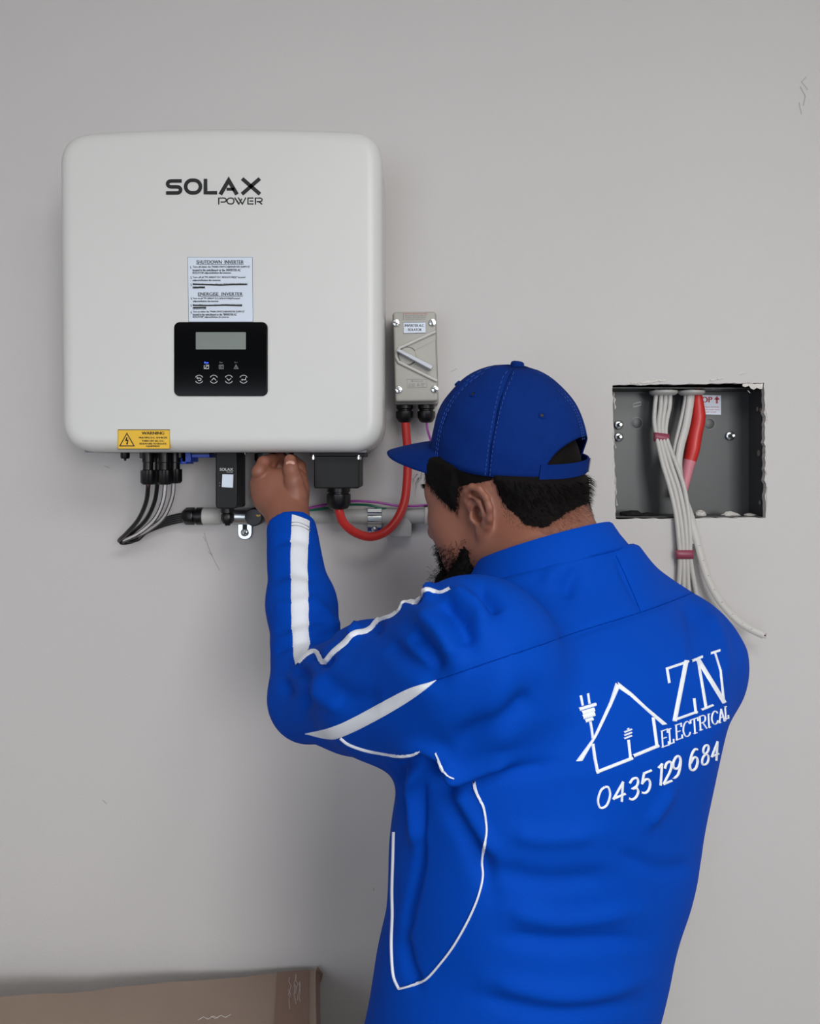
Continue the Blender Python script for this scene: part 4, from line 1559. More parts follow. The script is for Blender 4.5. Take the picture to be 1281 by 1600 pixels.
# ---- embroidered emblem on the back
k8 = 320 / 1281
Z8 = lambda p: (860 + p[0] * k8, 980 + p[1] * k8)


def emb(mb, pts, wz, hgt=.0012, sm=False, m=4):
    q = [Z8(p) for p in pts]
    if sm: q = smooth2(q)
    else:
        # keep corners: draw each straight run separately
        for a, b_ in zip(q[:-1], q[1:]):
            l = math.hypot(b_[0] - a[0], b_[1] - a[1]) or 1
            e = wz * k8 * .32
            a2 = (a[0] - (b_[0] - a[0]) / l * e, a[1] - (b_[1] - a[1]) / l * e)
            b2 = (b_[0] + (b_[0] - a[0]) / l * e, b_[1] + (b_[1] - a[1]) / l * e)
            L, R = line_edges(dense([a2, b2], 2.5), wz * k8)
            band(mb, L, R, hgt, m)
        return
    L, R = line_edges(dense(q, 2.0), wz * k8)
    band(mb, L, R, hgt, m)


b = MB()
emb(b, [(190, 432), (200, 485)], 17)
emb(b, [(235, 420), (243, 475)], 17)
emb(b, [(186, 512), (276, 484)], 26)
emb(b, [(207, 535), (264, 518)], 34)
emb(b, [(212, 560), (266, 545)], 34)
emb(b, [(225, 585), (258, 575)], 26)
emb(b, [(250, 595), (258, 640), (264, 690)], 20)
b.build('plug_emblem', M['thread'], shirt, smooth=60)
b = MB()
L = [Z8(p) for p in ((155, 838), (265, 690), (365, 470), (405, 345))]
R = [Z8(p) for p in ((205, 834), (300, 665), (385, 490), (432, 385))]
band(b, resamp(L, 60), resamp(R, 60), .0012, 5)
L = [Z8(p) for p in ((415, 333), (510, 410), (600, 495), (733, 605))]
R = [Z8(p) for p in ((422, 382), (500, 435), (585, 512), (697, 612))]
band(b, resamp(L, 50), resamp(R, 50), .0012, 5)
emb(b, [(266, 735), (278, 820), (295, 905)], 24)
emb(b, [(293, 905), (505, 822)], 26)
emb(b, [(500, 822), (488, 710)], 20)
emb(b, [(525, 803), (668, 744)], 26)
emb(b, [(665, 742), (642, 570)], 22)
b.build('house_emblem', M['thread'], shirt, smooth=60)
b = MB()
for yy in (648, 668, 688):
    emb(b, [(462, yy + 8), (502, yy - 8)], 14)
emb(b, [(480, 640), (486, 634)], 10)
b.build('bulb_emblem', M['thread'], shirt, smooth=60)
b = MB()
# Z
emb(b, [(732, 258), (856, 216)], 20)
emb(b, [(728, 258), (742, 345)], 18)
emb(b, [(848, 220), (778, 578)], 34)
emb(b, [(770, 582), (910, 532)], 20)
emb(b, [(898, 450), (908, 535)], 18)
# N
emb(b, [(888, 210), (944, 186)], 20)
emb(b, [(922, 205), (972, 505)], 20)
emb(b, [(946, 516), (1010, 490)], 18)
emb(b, [(925, 205), (1082, 462)], 34)
emb(b, [(1004, 162), (1054, 146)], 18)
emb(b, [(1030, 165), (1062, 270), (1082, 460)], 15)
b.build('initials', M['thread'], shirt, smooth=60)
SF = {  # small serif capitals, unit boxes, y down
    'E': [[(.15, 0), (.15, 1)], [(.0, 0), (.9, 0), (.9, .2)], [(0, 1), (.95, 1), (.95, .8)], [(.15, .48), (.65, .48)]],
    'L': [[(.2, 0), (.2, 1)], [(0, 0), (.45, 0)], [(0, 1), (.95, 1), (.95, .78)]],
    'C': [[(.95, .22), (.8, .05), (.5, 0), (.2, .15), (.05, .5), (.2, .85), (.5, 1), (.8, .95), (.97, .78)]],
    'T': [[(0, .2), (0, 0), (1, 0), (1, .2)], [(.5, 0), (.5, 1)], [(.3, 1), (.7, 1)]],
    'R': [[(.15, 0), (.15, 1)], [(0, 0), (.6, 0), (.85, .12), (.85, .38), (.6, .5), (.15, .5)], [(.5, .5), (.95, 1)], [(0, 1), (.35, 1)]],
    'I': [[(.5, 0), (.5, 1)], [(.2, 0), (.8, 0)], [(.2, 1), (.8, 1)]],
    'A': [[(.05, 1), (.5, 0), (.95, 1)], [(.22, .65), (.78, .65)], [(-.08, 1), (.22, 1)], [(.78, 1), (1.08, 1)]],
}
word = 'ELECTRICAL'
bx_ = [(688, 652, 46, 100), (735, 640, 30, 92), (777, 615, 42, 92), (824, 600, 46, 92), (874, 582, 46, 90), (925, 562, 46, 84), (978, 548, 16, 82), (1003, 534, 40, 80), (1048, 520, 36, 78), (1086, 500, 22, 76)]
b = MB()
for ch, (x_, y_, w_, h_) in zip(word, bx_):
    for stp in SF[ch]:
        q = [(x_ + w_ * a + .06 * h_ * c_, y_ + h_ * c_ - .36 * w_ * a) for a, c_ in stp]
        if len(q) > 5: emb(b, q, 10, .0010, True, 3)
        else: emb(b, q, 10, .0010, False, 3)
b.build('company_lettering', M['thread'], shirt, smooth=60)
DGT = {
    '0': [[(.5, 0), (.2, .1), (.03, .5), (.2, .9), (.5, 1), (.8, .9), (.97, .5), (.8, .1), (.5, 0)]],
    '4': [[(.78, 0), (.02, .7), (1, .7)], [(.78, 0), (.78, 1)]],
    '3': [[(.08, .15), (.35, 0), (.75, .05), (.88, .25), (.75, .43), (.42, .48), (.78, .53), (.95, .74), (.78, .95), (.4, 1), (.04, .85)]],
    '5': [[(.92, 0), (.25, 0), (.12, .45)], [(.12, .45), (.45, .34), (.8, .42), (.95, .68), (.8, .94), (.45, 1), (.06, .88)]],
    '1': [[(.35, .1), (.75, 0), (.75, 1)]],
    '2': [[(.08, .25), (.2, .06), (.5, 0), (.8, .07), (.9, .28), (.7, .55), (.35, .78), (.05, 1)], [(.05, 1), (.98, 1)]],
    '9': [[(.92, .3), (.75, .56), (.4, .58), (.1, .42), (.1, .18), (.4, 0), (.75, .05), (.93, .3), (.88, .65), (.7, .92), (.3, 1), (.12, .93)]],
    '6': [[(.85, .06), (.55, 0), (.25, .15), (.07, .5), (.1, .82), (.4, 1), (.78, .95), (.95, .7), (.82, .46), (.45, .4), (.12, .6)]],
    '8': [[(.5, .46), (.2, .35), (.12, .18), (.3, .02), (.7, .02), (.88, .18), (.8, .35), (.5, .46), (.15, .58), (.05, .8), (.25, .98), (.75, .98), (.95, .8), (.85, .58), (.5, .46)]],
}
b = MB()
num = [('0', 292, 1000, 80, 128), ('4', 392, 978, 70, 115), ('3', 484, 945, 66, 130), ('5', 562, 908, 62, 128), ('1', 655, 862, 46, 126), ('2', 706, 842, 50, 130),
       ('9', 758, 808, 54, 130), ('6', 866, 765, 54, 128), ('8', 944, 738, 44, 120), ('4', 1006, 722, 40, 112)]
for ch, x_, y_, w_, h_ in num:
    for stp in DGT[ch]:
        q = [(x_ + w_ * a - .06 * h_ * (c_ - .5) + .02 * h_, y_ + h_ * c_ - .42 * w_ * (a - .5)) for a, c_ in stp]
        emb(b, q, 17 if x_ < 900 else 14, .0011, len(q) > 3, 4)
b.build('phone_number', M['thread'], shirt, smooth=60)

# ---- collar
mbC = MB()
CT = dict(c=R3(848, 872, -.465))


def ring3(c, rf, rl, pitch, roll, n=64, wob=0.0):
    f = np.array([FW[0] * math.cos(pitch), FW[1] * math.cos(pitch), -math.sin(pitch)])
    r = np.array([RX[0] * math.cos(roll), RX[1] * math.cos(roll), math.sin(roll)])
    return [Vector(c + rf * math.cos(2 * math.pi * k / n) * f + rl * math.sin(2 * math.pi * k / n) * r) for k in range(n)]


upv = np.array([.02, -.01, 1.0])
cc = R3(850, 889, -.462)
rings = [ring3(cc + upv * .004, .094, .101, .32, .09),
         ring3(cc + upv * -.003, .0985, .1055, .32, .09),
         ring3(cc + upv * -.0025, .1010, .1080, .32, .09),
         ring3(cc + upv * .001, .1005, .1075, .32, .09),
         ring3(cc + upv * .016, .090, .096, .33, .09),
         ring3(cc + upv * .031, .081, .087, .34, .09),
         ring3(cc + upv * .0335, .078, .084, .34, .09),
         ring3(cc + upv * .031, .075, .081, .34, .09),
         ring3(cc + upv * .002, .076, .081, .32, .09)]
mbC.rings(rings, False, False)
col = mbC.build('collar', M['shirt'], shirt, smooth=70)
bvh_c = None

# ---- body: head, neck, arms and hands
HY = math.radians(58)
fx = Vector((-math.sin(HY), math.cos(HY), 0))
lx = Vector((-math.cos(HY), -math.sin(HY), 0))
ux = Vector((0, 0, 1))


def frame(pitch, roll):
    """columns f, l, u ; pitch>0 looks down, roll>0 drops the left ear"""
    Rl = Matrix.Rotation(math.radians(pitch), 3, lx)
    f2, u2 = Rl @ fx, Rl @ ux
    Rr = Matrix.Rotation(math.radians(-roll), 3, f2)
    l2, u2 = Rr @ lx, Rr @ u2
    return f2, l2, u2


hf, hl_, hu = frame(11, 5)
if hf.z > 0: hf, hl_, hu = frame(-11, 5)
if hl_.z > 0: hf, hl_, hu = frame(11 if frame(11, 0)[0].z < 0 else -11, -5)
HO = Vector(zr(-.055, .122, -.400))            # head origin, level with the ear canals
HM = np.array([hf, hl_, hu])                   # rows


def HW(p): return HO + hf * p[0] + hl_ * p[1] + hu * p[2]


def to_head(V): return (V - np.array(HO)) @ HM.T


h = .0021
nb = to_head(np.array([zr(-.125, .162, -.462)]))[0]     # neck base in head space
lo = np.array([-.135, -.115, -.20])
hi = np.array([.150, .115, .165])
X = grid(lo, hi, h)
d = ellip(X, (-.010, 0, .040), (.100, .080, .100))
d = smin(d, ellip(X, (.040, 0, -.010), (.060, .066, .092)), .03)
for s in (-1, 1):
    d = smin(d, cone(X, (.002, s * .054, -.052), (.075, s * .018, -.098), .024, .020), .03)
    d = smin(d, ellip(X, (.058, s * .042, -.012), (.028, .026, .026)), .02)
    d = smin(d, ellip(X, (.046, s * .045, -.050), (.030, .026, .034)), .02)
    d = smin(d, cone(X, (.084, s * .012, .034), (.072, s * .044, .030), .012, .010), .015)
    d = smax(d, -ellip(X, (.099, s * .033, .016), (.012, .016, .011)), .012)
d = smin(d, cone(X, (.080, -.008, -.102), (.080, .008, -.102), .020, .020), .02)
d = smin(d, cone(X, (.092, 0, .020), (.109, 0, -.022), .008, .012), .012)
for s in (-1, 1):
    d = smin(d, ellip(X, (.099, s * .013, -.026), (.011, .008, .008)), .008)
d = smin(d, ellip(X, (.094, 0, -.053), (.012, .024, .007)), .008)
d = smin(d, ellip(X, (.092, 0, -.068), (.012, .021, .008)), .008)
d = smax(d, -ellip(X, (.106, 0, -.060), (.012, .024, .0018)), .004)
d = smin(d, cone(X, (-.025, 0, -.02), nb, .066, .072), .03)
d = smin(d, cone(X, (-.055, 0, -.02), nb + np.array([-.02, 0, -.01]), .048, .060), .02)
# ears
for s in (-1, 1):
    sub = (slice(None),) * 3
    def E(f_, l_, u_): return (f_, s * l_, u_)
    e = ellip(X, E(-.008, .083, .002), (.014, .007, .024))
    pts = [(.008, .079, .004), (.008, .084, .016), (.002, .090, .027), (-.008, .094, .031), (-.018, .096, .027), (-.025, .097, .016), (-.026, .096, .003), (-.022, .093, -.010), (-.014, .088, -.020), (-.006, .084, -.026)]
    for a, b_ in zip(pts[:-1], pts[1:]):
        e = smin(e, cone(X, E(*a), E(*b_), .0045, .0045), .003)
    e = smin(e, ellip(X, E(-.004, .084, -.026), (.009, .005, .010)), .005)
    for a, b_ in (((-.002, .090, .018), (-.013, .092, .012)), ((-.013, .092, .012), (-.015, .092, -.004)), ((-.015, .092, -.004), (-.010, .089, -.015))):
        e = smin(e, cone(X, E(*a), E(*b_), .0035, .0035), .003)
    e = smin(e, ellip(X, E(.005, .084, -.007), (.005, .005, .007)), .004)
    e = smax(e, -ellip(X, E(-.004, .092, -.003), (.0075, .020, .010)), .003)
    e = smax(e, -ellip(X, E(-.001, .096, .013), (.006, .010, .005)), .003)
    d = smin(d, e, .006)
    d = smax(d, -ellip(X, E(-.004, .086, -.003), (.0065, .012, .008)), .003)
d = np.maximum(d, -(X[2] + .185))
Vh, Qh = nets(d, lo, h)
Vh = relax(Vh, Qh, 2, .5)
del X, d, e
Hloc = Vh.copy()
Nl = vnormals(Vh, Qh)
Vw = np.array(HO) + Vh @ HM
Nw = vnormals(Vw, Qh)
if np.mean(np.einsum('ij,ij->i', Nw, Vw - Vw.mean(0))) < 0:
    Qh = Qh[:, ::-1].copy()
    Nw = -Nw
    Nl = vnormals(Vh, Qh)
    if np.mean(np.einsum('ij,ij->i', Nl, Vh - Vh.mean(0))) < 0: Nl = -Nl


def surf(d, lo, h, it=2):
    v, q = nets(d, lo, h)
    v = relax(v, q, it, .5)
    n = vnormals(v, q)
    # orient outwards using the field gradient sign
    g = np.gradient(d, h)
    ii = np.clip(((v - lo) / h).round().astype(int), 0, np.array(d.shape) - 1)
    gr = np.stack([g[k][tuple(ii.T)] for k in range(3)], 1)
    if np.sum(n * gr) < 0: q = q[:, ::-1].copy()
    return v, q


# left hand
h = .0016
W0 = LW
lo = np.array([-.27, -.29, CAMZ - .15])
hi = np.array([-.10, -.08, CAMZ + .03])
X = grid(lo, hi, h)
d = cone(X, lerp(LE, LW, .7), LW, .034, .030)
wr = R3(450, 812, -.212)
d = smin(d, cone(X, LW, wr, .030, .029), .01)
palm = ellip(X, R3(437, 772, -.185), (.044, .027, .040))
d = smin(d, palm, .022)
d = smin(d, cone(X, wr, R3(414, 752, -.172), .026, .022), .015)
d = smin(d, cone(X, wr, R3(458, 752, -.180), .026, .021), .015)
d = smin(d, cone(X, R3(420, 753, -.165), R3(452, 755, -.170), .018, .017), .010)


def finger(X, pts, rs, k=.005):
    o = None
    for (a, b_, r1, r2) in zip(pts[:-1], pts[1:], rs[:-1], rs[1:]):
        c = cone(X, R3(*a), R3(*b_), r1, r2)
        o = c if o is None else smin(o, c, k)
    return o


fings = [([(408, 752, -.182), (405, 737, -.194), (412, 723, -.182), (424, 717, -.160)], (.0125, .0110, .0100, .0085)),
         ([(420, 747, -.165), (419, 731, -.168), (427, 719, -.152), (438, 714, -.138)], (.0110, .0100, .0090, .0080)),
         ([(436, 748, -.150), (438, 732, -.145), (440, 718, -.135)], (.0115, .0100, .0085)),
         ([(466, 762, -.160), (469, 742, -.152), (468, 729, -.146), (458, 718, -.136)], (.0125, .0108, .0096, .0085)),
         ([(463, 774, -.205), (459, 752, -.209), (454.5, 734, -.204), (453, 719, -.196)], (.0175, .0140, .0115, .0094))]
for p_, r_ in fings:
    d = smin(d, finger(X, p_, r_), .0032)
Va, Qa = surf(d, lo, h)
del X, d
# right hand and forearm (behind the torso)
h = .0022
lo = RW - .12
hi = RW + .12
X = grid(lo, hi, h)
ax = (RW - RE) / np.linalg.norm(RW - RE)
side = np.cross(ax, [0, 0, 1.0])
side /= np.linalg.norm(side)
upn = np.cross(side, ax)
d = cone(X, RW - ax * .08, RW, .032, .029)
pc = RW + ax * .045
d = smin(d, cone(X, RW, pc, .028, .026), .015)
d = smin(d, cone(X, pc + upn * .022 + ax * .01, pc - upn * .022 + ax * .01, .020, .018), .012)
for k in range(4):
    o_ = upn * (.026 - .017 * k)
    L_ = (.036, .042, .039, .030)[k]
    a0 = pc + ax * .018 + o_
    a1 = a0 + ax * L_ * .8 - side * .012
    a2 = a1 + ax * L_ * .2 - side * L_ * .7
    a3 = a2 - ax * L_ * .5 - side * .008
    for p_, q_, r1, r2 in ((a0, a1, .0095, .009), (a1, a2, .009, .0083), (a2, a3, .0083, .0075)):
        d = smin(d, cone(X, p_, q_, r1, r2), .004)
t0_, t1_, t2_ = RW + ax * .02 + upn * .022, RW + ax * .05 + upn * .045 - side * .02, RW + ax * .075 + upn * .04 - side * .035
d = smin(d, cone(X, t0_, t1_, .013, .011), .006)
d = smin(d, cone(X, t1_, t2_, .011, .0085), .004)
Vb, Qb = surf(d, lo, h)
del X, d
# torso and arms under the shirt, coarse
h = .012
lo = np.array([-.27, -.80, CAMZ - .80])
hi = np.array([.46, -.14, CAMZ - .02])
X = grid(lo, hi, h)
d = np.maximum(torso(X, -.02) + .004, X[2] - (CAMZ - .13))
for a, b_, r1, r2 in ((LS, LE, .05, .038), (LE, lerp(LE, LW, .9), .034, .026), (RS, RE, .05, .036), (RE, lerp(RE, RW, .9), .034, .026)):
    d = smin(d, cone(X, a, b_, r1, r2), .02)
Vc, Qc = surf(d, lo, h)
del X, d
Vall, Qall, k0 = [], [], 0
for v_, q_ in ((Vw, Qh), (Va, Qa), (Vb, Qb), (Vc, Qc)):
    Vall.append(v_)
    Qall.append(q_ + k0)
    k0 += len(v_)
body = link('body', np_mesh('body', np.concatenate(Vall), np.concatenate(Qall)), M['skin'], person, smooth=180)


def plate(u, v, y, wpx, hpx, m, name, parent, tiltx=0.0):
    bm = bmesh.new()
    bmesh.ops.create_uvsphere(bm, u_segments=16, v_segments=8, radius=1)
    for q in bm.verts:
        q.co = Vector((q.co.x * S(wpx, y), q.co.y * .0022, q.co.z * S(hpx, y)))
    bm.transform(Matrix.Translation(P(u, v, y)) @ Matrix.Rotation(tiltx, 4, 'X'))
    me = bpy.data.meshes.new(name)
    bm.to_mesh(me)
    bm.free()
    return link(name, me, m, parent, 180)


plate(453.6, 724, -.2098, 7.4, 5.0, M['nail'], 'thumbnail', body, -.5)

# eyes
for s in (-1, 1):
    bm = bmesh.new()
    bmesh.ops.create_uvsphere(bm, u_segments=16, v_segments=12, radius=.0118)
    bm.transform(Matrix.Translation(HW((.0805, s * .033, .014))))
    me = bpy.data.meshes.new('eyeball')
    bm.to_mesh(me)
    bm.free()
    ey_ = link('eyeball', me, M['eye'], body, 180)
    bm = bmesh.new()
    bmesh.ops.create_uvsphere(bm, u_segments=12, v_segments=8, radius=.0055)
    bm.transform(Matrix.Translation(HW((.0885, s * .033, .012))))
    me = bpy.data.meshes.new('iris')
    bm.to_mesh(me)
    bm.free()
    link('iris', me, M['iris'], ey_, 180)


# pose of the cap, needed for the hair line too
cp_ = 12 if frame(12, 0)[0].z > 0 else -12
cf, cl, cu_ = frame(cp_, 7)
if cl.z > 0: cf, cl, cu_ = frame(cp_, -7)
CO = Vector(zr(.001, .126, -.400))


CM = np.array([cf, cl, cu_])

# ---- hair: cap-line crop with a fade, built from a close shell and short strands
def hair_low(f_):
    """lower hairline height for a position along the head (front .. back)"""
    return np.interp(f_, [-.14, -.105, -.085, -.06, -.042, -.034, -.029, .016, .022, .030, .040, .060, .085, .12],
                     [-.020, -.030, -.042, -.034, -.014, -.004, .034, .035, .020, .002, .012, .034, .055, .070])


def blade(mb_v, mb_f, p, n_, L_, w_, bend):
    t = n_.orthogonal().normalized()
    t = (t * random.uniform(-1, 1) + n_.cross(t) * random.uniform(-1, 1)).normalized()
    k = len(mb_v)
    tip = p + n_ * L_ + bend * L_
    mid = p + n_ * L_ * .6 + bend * L_ * .3
    mb_v += [p - t * w_, p + t * w_, mid + t * w_ * .7, mid - t * w_ * .7, tip]
    mb_f += [(k, k + 1, k + 2, k + 3), (k + 3, k + 2, k + 4)]


f_, l_, u_ = Hloc[:, 0], np.abs(Hloc[:, 1]), Hloc[:, 2]
marg = u_ - hair_low(f_)
ear_zone = (l_ > .0855) & (f_ > -.034) & (f_ < .016) & (u_ < .04) & (u_ > -.045)
thick = np.clip((marg - np.where(f_ < -.03, .008, -.002)) / .030, 0, 1) * .0065
cu_h = ((Vw - np.array(CO)) @ CM.T)[:, 2]
thick = thick * np.clip((.004 - cu_h) / .010, .1, 1)
hm = (marg > np.where(f_ < -.03, .009, -.001)) & ~ear_zone & (cu_h < .05)
fmask = hm[Qh].all(1)
uq = np.unique(Qh[fmask])
remap = -np.ones(len(Vw), int)
remap[uq] = np.arange(len(uq))
hv = [Vector(p) for p in (Vw[uq] + Nw[uq] * (thick[uq] + .0004)[:, None])]
hfc = [tuple(int(x) for x in remap[q]) for q in Qh[fmask]]
sel = rng.choice(uq, 7000)
for i in sel:
    if cu_h[i] > -.003: continue
    n_ = Vector(Nw[i])
    mg = float(np.clip(marg[i] / .04, 0, 1))
    p = Vector(Vw[i]) + n_ * float(thick[i]) * .8
    blade(hv, hfc, p, (n_ * .55).normalized() * .5, .004 + .009 * mg, .00028 + .0002 * mg, (-hu * .75 - hf * .35 + Vector(rng.normal(size=3)) * .12))
# thin stubble at the fade
cand = np.where((marg < .014) & (marg > -.016) & (f_ < -.025) & (l_ < .09))[0]
for i in rng.choice(cand, 5200):
    n_ = Vector(Nw[i])
    if rng.random() < np.clip(.55 - marg[i] / .024, 0, .96): continue
    blade(hv, hfc, Vector(Vw[i]), n_ * .35, .0035, .00022, (-hu - hf * .4))
cand = np.where((marg < .006) & (marg > -.003) & (f_ > .012) & (l_ > .03))[0]
for i in rng.choice(cand, 700):
    blade(hv, hfc, Vector(Vw[i]), Vector(Nw[i]) * .4, .007, .0003, (-hu * .9 - hf * .2 + Vector(rng.normal(size=3)) * .2))
# fringe tufts under the brim
for k in range(60):
    p = HW((.088 + random.uniform(-.004, .008), random.uniform(-.055, .06), .062 + random.uniform(-.01, .006)))
    blade(hv, hfc, p, hf * .5, random.uniform(.012, .024), .0005, -hu + Vector(rng.normal(size=3)) * .25)
hb = MB()
hb.add(hv, hfc)
me = bpy.data.meshes.new('hair')
me.from_pydata([tuple(p) for p in hv], [], hfc)
hair = link('hair', me, M['hair'], person, 180)
tag(hair, 'short black hair with a faded nape')
# eyebrows and lashes
for s in (-1, 1):
    ev, ef = [], []
    for k in range(150):
        t = random.random()
        p = HW((.0955 - .022 * t ** 2, s * (.012 + .038 * t), .036 + .006 * math.sin(t * 2.6) + random.uniform(-.003, .003)))
        blade(ev, ef, p, hf * .8, random.uniform(.005, .009), .0004, hl_ * s * .7 + hu * .25)
    me = bpy.data.meshes.new('eyebrow')
    me.from_pydata([tuple(p) for p in ev], [], ef)
    tag(link('eyebrow', me, M['beard'], person, 180), kind='stuff')
    ev, ef = [], []
    for k in range(26):
        t = random.random()
        p = HW((.093 - .006 * t, s * (.022 + .024 * t), .016))
        blade(ev, ef, p, hf * .9, .008, .0003, hu * .5 * random.uniform(-.6, 1) + hl_ * s * .2)
    me = bpy.data.meshes.new('eyelashes')
    me.from_pydata([tuple(p) for p in ev], [], ef)
    tag(link('eyelashes', me, M['beard'], person, 180), kind='stuff')


# ---- beard
def beard_w(f_, l_, u_):
    a = np.clip((-.030 - u_) / .012, 0, 1) * np.clip((f_ - .016 - np.clip((-u_ - .07), 0, .05) * .2) / .010, 0, 1)
    return a


bw = beard_w(f_, l_, u_) * np.clip(1.2 - np.clip((f_ - .075) / .02, 0, 1) * (u_ > -.045), 0, 1)
bw = bw * (u_ > -.155)
h = .003
lo = np.array([-.02, -.10, -.20])
hi = np.array([.15, .10, -.02])
X = grid(lo, hi, h)
d = ellip(X, (.066, 0, -.106), (.052, .066, .046))
d = smin(d, ellip(X, (.086, 0, -.122), (.036, .044, .042)), .02)
for s in (-1, 1):
    d = smin(d, cone(X, (.030, s * .071, -.050), (.046, s * .058, -.098), .010, .036), .02)
Vd, Qd = surf(d, lo, h)
rn = rng.normal(size=len(Vd)) * .0012
Vd = Vd + vnormals(Vd, Qd) * rn[:, None]
Vdw = np.array(HO) + Vd @ HM
bv = [Vector(p) for p in Vdw]
bf = [tuple(int(x) for x in q) for q in Qd]
Nd = vnormals(Vdw, Qd)


def curl(bv, bf, p, n_, L_, r_, w_):
    """one curly hair as a thin ribbon"""
    t = n_.orthogonal().normalized()
    b2 = n_.cross(t)
    ph = random.uniform(0, 6.28)
    prev = None
    seg = 6
    for k in range(seg + 1):
        a = ph + k * random.uniform(.7, 1.0)
        c = p + n_ * L_ * (k / seg) + (t * math.cos(a) + b2 * math.sin(a)) * r_ * (k / seg) ** .5
        wv_ = (t * math.sin(a) - b2 * math.cos(a)) * w_
        bv += [c - wv_, c + wv_]
        m_ = len(bv)
        if k: bf.append((m_ - 4, m_ - 3, m_ - 1, m_ - 2))


out_dir = Nd if np.mean(np.einsum('ij,ij->i', Nd, Vdw - Vdw.mean(0))) > 0 else -Nd
for i in rng.choice(len(Vdw), 1500):
    n_ = Vector(out_dir[i])
    n_ = (n_ + (-hu) * .5 + hf * .25 + Vector(rng.normal(size=3)) * .25).normalized()
    curl(bv, bf, bv[i].copy(), n_, random.uniform(.008, .019), random.uniform(.002, .005), .00024)
for i in rng.choice(np.where(bw > .05)[0], 4200):
    if rng.random() > bw[i]: continue
    n_ = (Vector(Nw[i]) * .7 - hu * .5 + Vector(rng.normal(size=3)) * .2).normalized()
    curl(bv, bf, Vector(Vw[i]), n_, random.uniform(.004, .011), .002, .00026)
me = bpy.data.meshes.new('beard')
me.from_pydata([tuple(p) for p in bv], [], bf)
beard = link('beard', me, M['beard'], person, 180)
tag(beard, 'bushy black beard')

# ---- baseball cap
cap = empty('cap', (0, 0, 0))
cap.parent = person
cap.matrix_parent_inverse = Matrix.Translation(-person.location)
tag(cap, 'royal blue baseball cap with curved brim and strap opening')
def CWp(f_, l_, u_): return CO + cf * f_ + cl * l_ + cu_ * u_


RFf, RFb, RLs, HC = .102, .101, .0905, .122


def crown(th, s, off=0.0):
    """th: 0 front, 90 left side, 180 back; s: 0 rim .. 1 top"""
    ct, st_ = math.cos(th), math.sin(th)
    e = 2.25
    r = max(0.0, 1 - s ** e) ** (1 / 2.15)
    rf = RFf if ct > 0 else RFb
    dip = -.006 * (math.sin(th) ** 2) * (1 - s) + .0035 * max(0, -ct) * (1 - s)
    sc = 1 + .02 * math.sin(s * math.pi)
    # soft dent where the back panels meet the crown
    dent = -.005 * math.exp(-((s - .86) / .12) ** 2) * max(0, -ct) ** 2
    return CWp((rf * r * sc + off + dent) * ct + .004 * s, (RLs * r * sc + off) * st_, HC * s + dip + off * s)


seams = [0, 52, 101, 180, 259, 308, 360]


def opening(thd, s):
    x = (thd - 180) / 41
    if abs(x) >= 1: return False
    return s < .33 * math.sqrt(max(0, 1 - x * x)) ** .7


for k in range(6):
    a0, a1 = seams[k], seams[k + 1]
    nt, ns = max(10, int((a1 - a0) / 2.5)), 30
    vs, fs = [], []
    for j in range(ns + 1):
        s = (j / ns) ** .85 * .995
        for i in range(nt + 1):
            t = i / nt
            th = math.radians(a0 + (a1 - a0) * t)
            groove = -.0012 * (math.exp(-(t * (a1 - a0) / 2.2) ** 2) + math.exp(-((1 - t) * (a1 - a0) / 2.2) ** 2))
            wr_ = .0010 * math.sin(th * 5 + s * 9) * math.sin(s * 7 + k)
            vs.append(crown(th, s, groove + wr_))
    # the back panels: bend the grid round the opening by lifting its lower rows
    if k in (2, 3):
        for i in range(nt + 1):
            thd = a0 + (a1 - a0) * i / nt
            x = (thd - 180) / 41
            if abs(x) < 1:
                s_min = .39 * (1 - x * x) ** .42
                for j in range(ns + 1):
                    s = s_min + (.995 - s_min) * (j / ns) ** .9
                    vs[j * (nt + 1) + i] = crown(math.radians(thd), s, .0006 * math.sin(s * 9))
    for j in range(ns):
        for i in range(nt):
            a = j * (nt + 1) + i
            fs.append((a, a + 1, a + nt + 2, a + nt + 1))
    pb = MB()
    pb.add(vs, fs)
    o = pb.build('panel', M['cap'], cap, smooth=60)
    sd = o.modifiers.new('t', 'SOLIDIFY')
    sd.thickness = .0022
    sd.offset = 0
# stitching beside the seams
for a0 in (52, 101, 180, 259, 308):
    for da in (-1.6, 1.6):
        sb = MB()
        s0 = .36 if a0 == 180 else .01
        for q in range(22):
            sA = s0 + (.97 - s0) * q / 22
            sB = sA + (.97 - s0) / 22 * .6
            tA = math.radians(a0 + da / max(.25, (1 - sA ** 2.2)))
            sb.tube([crown(tA, sA, .0012), crown(tA, sB, .0012)], .00035, 5)
        sb.build('seam_stitching', M['cap_stitch'], cap, smooth=60)
for thd, s in ((73, .71), (137, .60), (287, .71), (223, .60), (26, .74), (334, .74)):
    p = crown(math.radians(thd), s, .0012)
    q1 = crown(math.radians(thd + 2), s, .0012)
    q2 = crown(math.radians(thd), s + .03, .0012)
    n_ = (q1 - p).cross(q2 - p).normalized()
    if n_.dot(p - CO) < 0: n_ = -n_
    MB().lathe([(.0022, -.001), (.0024, .0008), (.0036, .0012), (.0044, .0004), (.0044, -.001)], p, n_, 18).build('eyelet', M['cap'], cap)
    MB().lathe([(.0019, 0), (.0019, .0006)], p, n_, 12).build('eyelet_hole', M['slot'], cap)
tp = crown(0, 1.0)
MB().lathe([(.0085, -.003), (.0090, .001), (.0082, .0045), (.0055, .0062), (.0006, .0066)], tp, cu_, 24).build('button', M['cap'], cap)
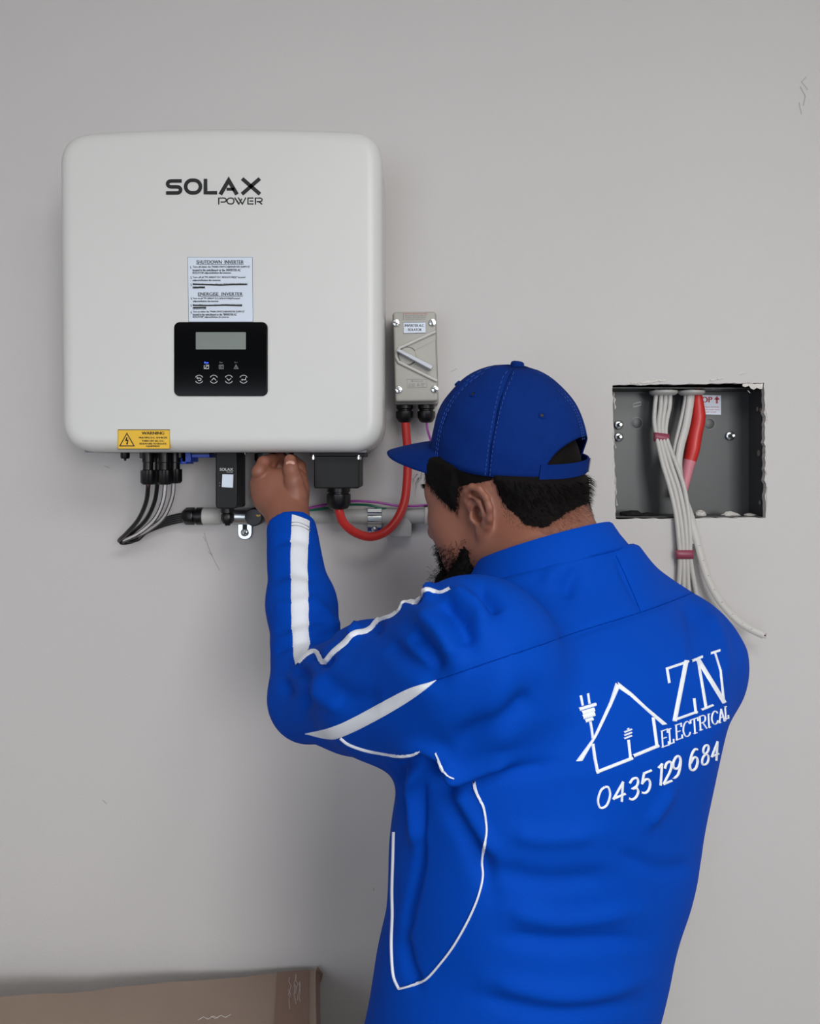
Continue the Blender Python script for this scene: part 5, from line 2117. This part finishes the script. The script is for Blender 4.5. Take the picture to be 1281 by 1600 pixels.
# closing strap over the opening
sv, sf_ = [], []
for i in range(25):
    th = math.radians(136 + 88 * i / 24)
    for s, o_ in ((.0, .001), (.0, .0035), (.145, .0035), (.145, .001)):
        sv.append(crown(th, s, o_))
for i in range(24):
    for j in range(4):
        a, b_ = i * 4 + j, i * 4 + (j + 1) % 4
        sf_.append((a, b_, b_ + 4, a + 4))
sb = MB()
sb.add(sv, sf_)
sb.build('strap', M['cap'], cap, smooth=40)
th = math.radians(196)
MB().tube([crown(th, .0, .004), crown(th, .15, .004)], .0016, 8).build('buckle', M['chrome'], cap)
# curved brim
bv2, bf2 = [], []
nI, nJ = 30, 10
for j in range(nJ + 1):
    for i in range(nI + 1):
        t = -1 + 2 * i / nI
        th = math.radians(t * 54)
        base_f, base_l = RFf * math.cos(th), RLs * math.sin(th)
        ext = .074 * math.sqrt(max(0, 1 - abs(t) ** 2.6))
        r = j / nJ
        f_q = base_f + ext * r
        l_q = base_l * (1 - .02 * r)
        u_q = .004 - .026 * r ** 1.3 - 0.7 * l_q ** 2 * (.35 + .65 * r)
        bv2.append(CWp(f_q, l_q, u_q))
for j in range(nJ):
    for i in range(nI):
        a = j * (nI + 1) + i
        bf2.append((a, a + 1, a + nI + 2, a + nI + 1))
bb = MB()
bb.add(bv2, bf2)
o = bb.build('brim', M['cap'], cap, smooth=60)
sd = o.modifiers.new('t', 'SOLIDIFY')
sd.thickness = .003
sd.offset = 0

# ---- trousers and boots (below the picture)
h = .008
lo = np.array([-.2, -.80, -.02])
hi = np.array([.42, -.22, .90])
X = grid(lo, hi, h)
HC_ = np.array([.115, -.525, .86])
d = ellip(X, HC_, (.17, .145, .13), None)
feet = []
for s in (-1, 1):
    hip = HC_ + np.array([RX[0], RX[1], 0]) * s * .085 + np.array([0, 0, -.06])
    knee = hip + np.array([FW[0], FW[1], 0]) * .02 + np.array([RX[0], RX[1], 0]) * s * .02 + np.array([0, 0, -.36])
    ank = knee + np.array([RX[0], RX[1], 0]) * s * .01 - np.array([FW[0], FW[1], 0]) * .03
    ank[2] = .09
    feet.append(ank)
    d = smin(d, cone(X, hip, knee, .095, .072), .03)
    d = smin(d, cone(X, knee, ank, .072, .060), .02)
d = np.maximum(d, .06 - X[2])
Vt, Qt = surf(d, lo, h)
link('trousers', np_mesh('trousers', Vt, Qt), M['trousers'], person, 180)
for ank in feet:
    lo = ank + np.array([-.25, -.25, -.10])
    hi = ank + np.array([.25, .25, .12])
    lo[2] = -.012
    X = grid(lo, hi, .006)
    fwd = np.array([FW[0], FW[1], 0])
    a = np.array([ank[0], ank[1], .055])
    d = cone(X, a + np.array([0, 0, .08]), a - fwd * .03, .048, .045)
    d = smin(d, cone(X, a - fwd * .03, a + fwd * .15 + np.array([0, 0, -.012]), .045, .04), .03)
    d = np.maximum(d, .02 - X[2])
    Vt, Qt = surf(d, lo, .006)
    bo = link('boot', np_mesh('boot', Vt, Qt), M['boot'], person, 180)
    d = cone(X, np.array([ank[0], ank[1], .01]) - fwd * .03, np.array([ank[0], ank[1], .01]) + fwd * .15, .050, .045)
    d = np.maximum(np.maximum(d, X[2] - .022), .001 - X[2])
    Vt, Qt = surf(d, lo, .006, 1)
    link('sole', np_mesh('sole', Vt, Qt), M['sole'], bo, 180)
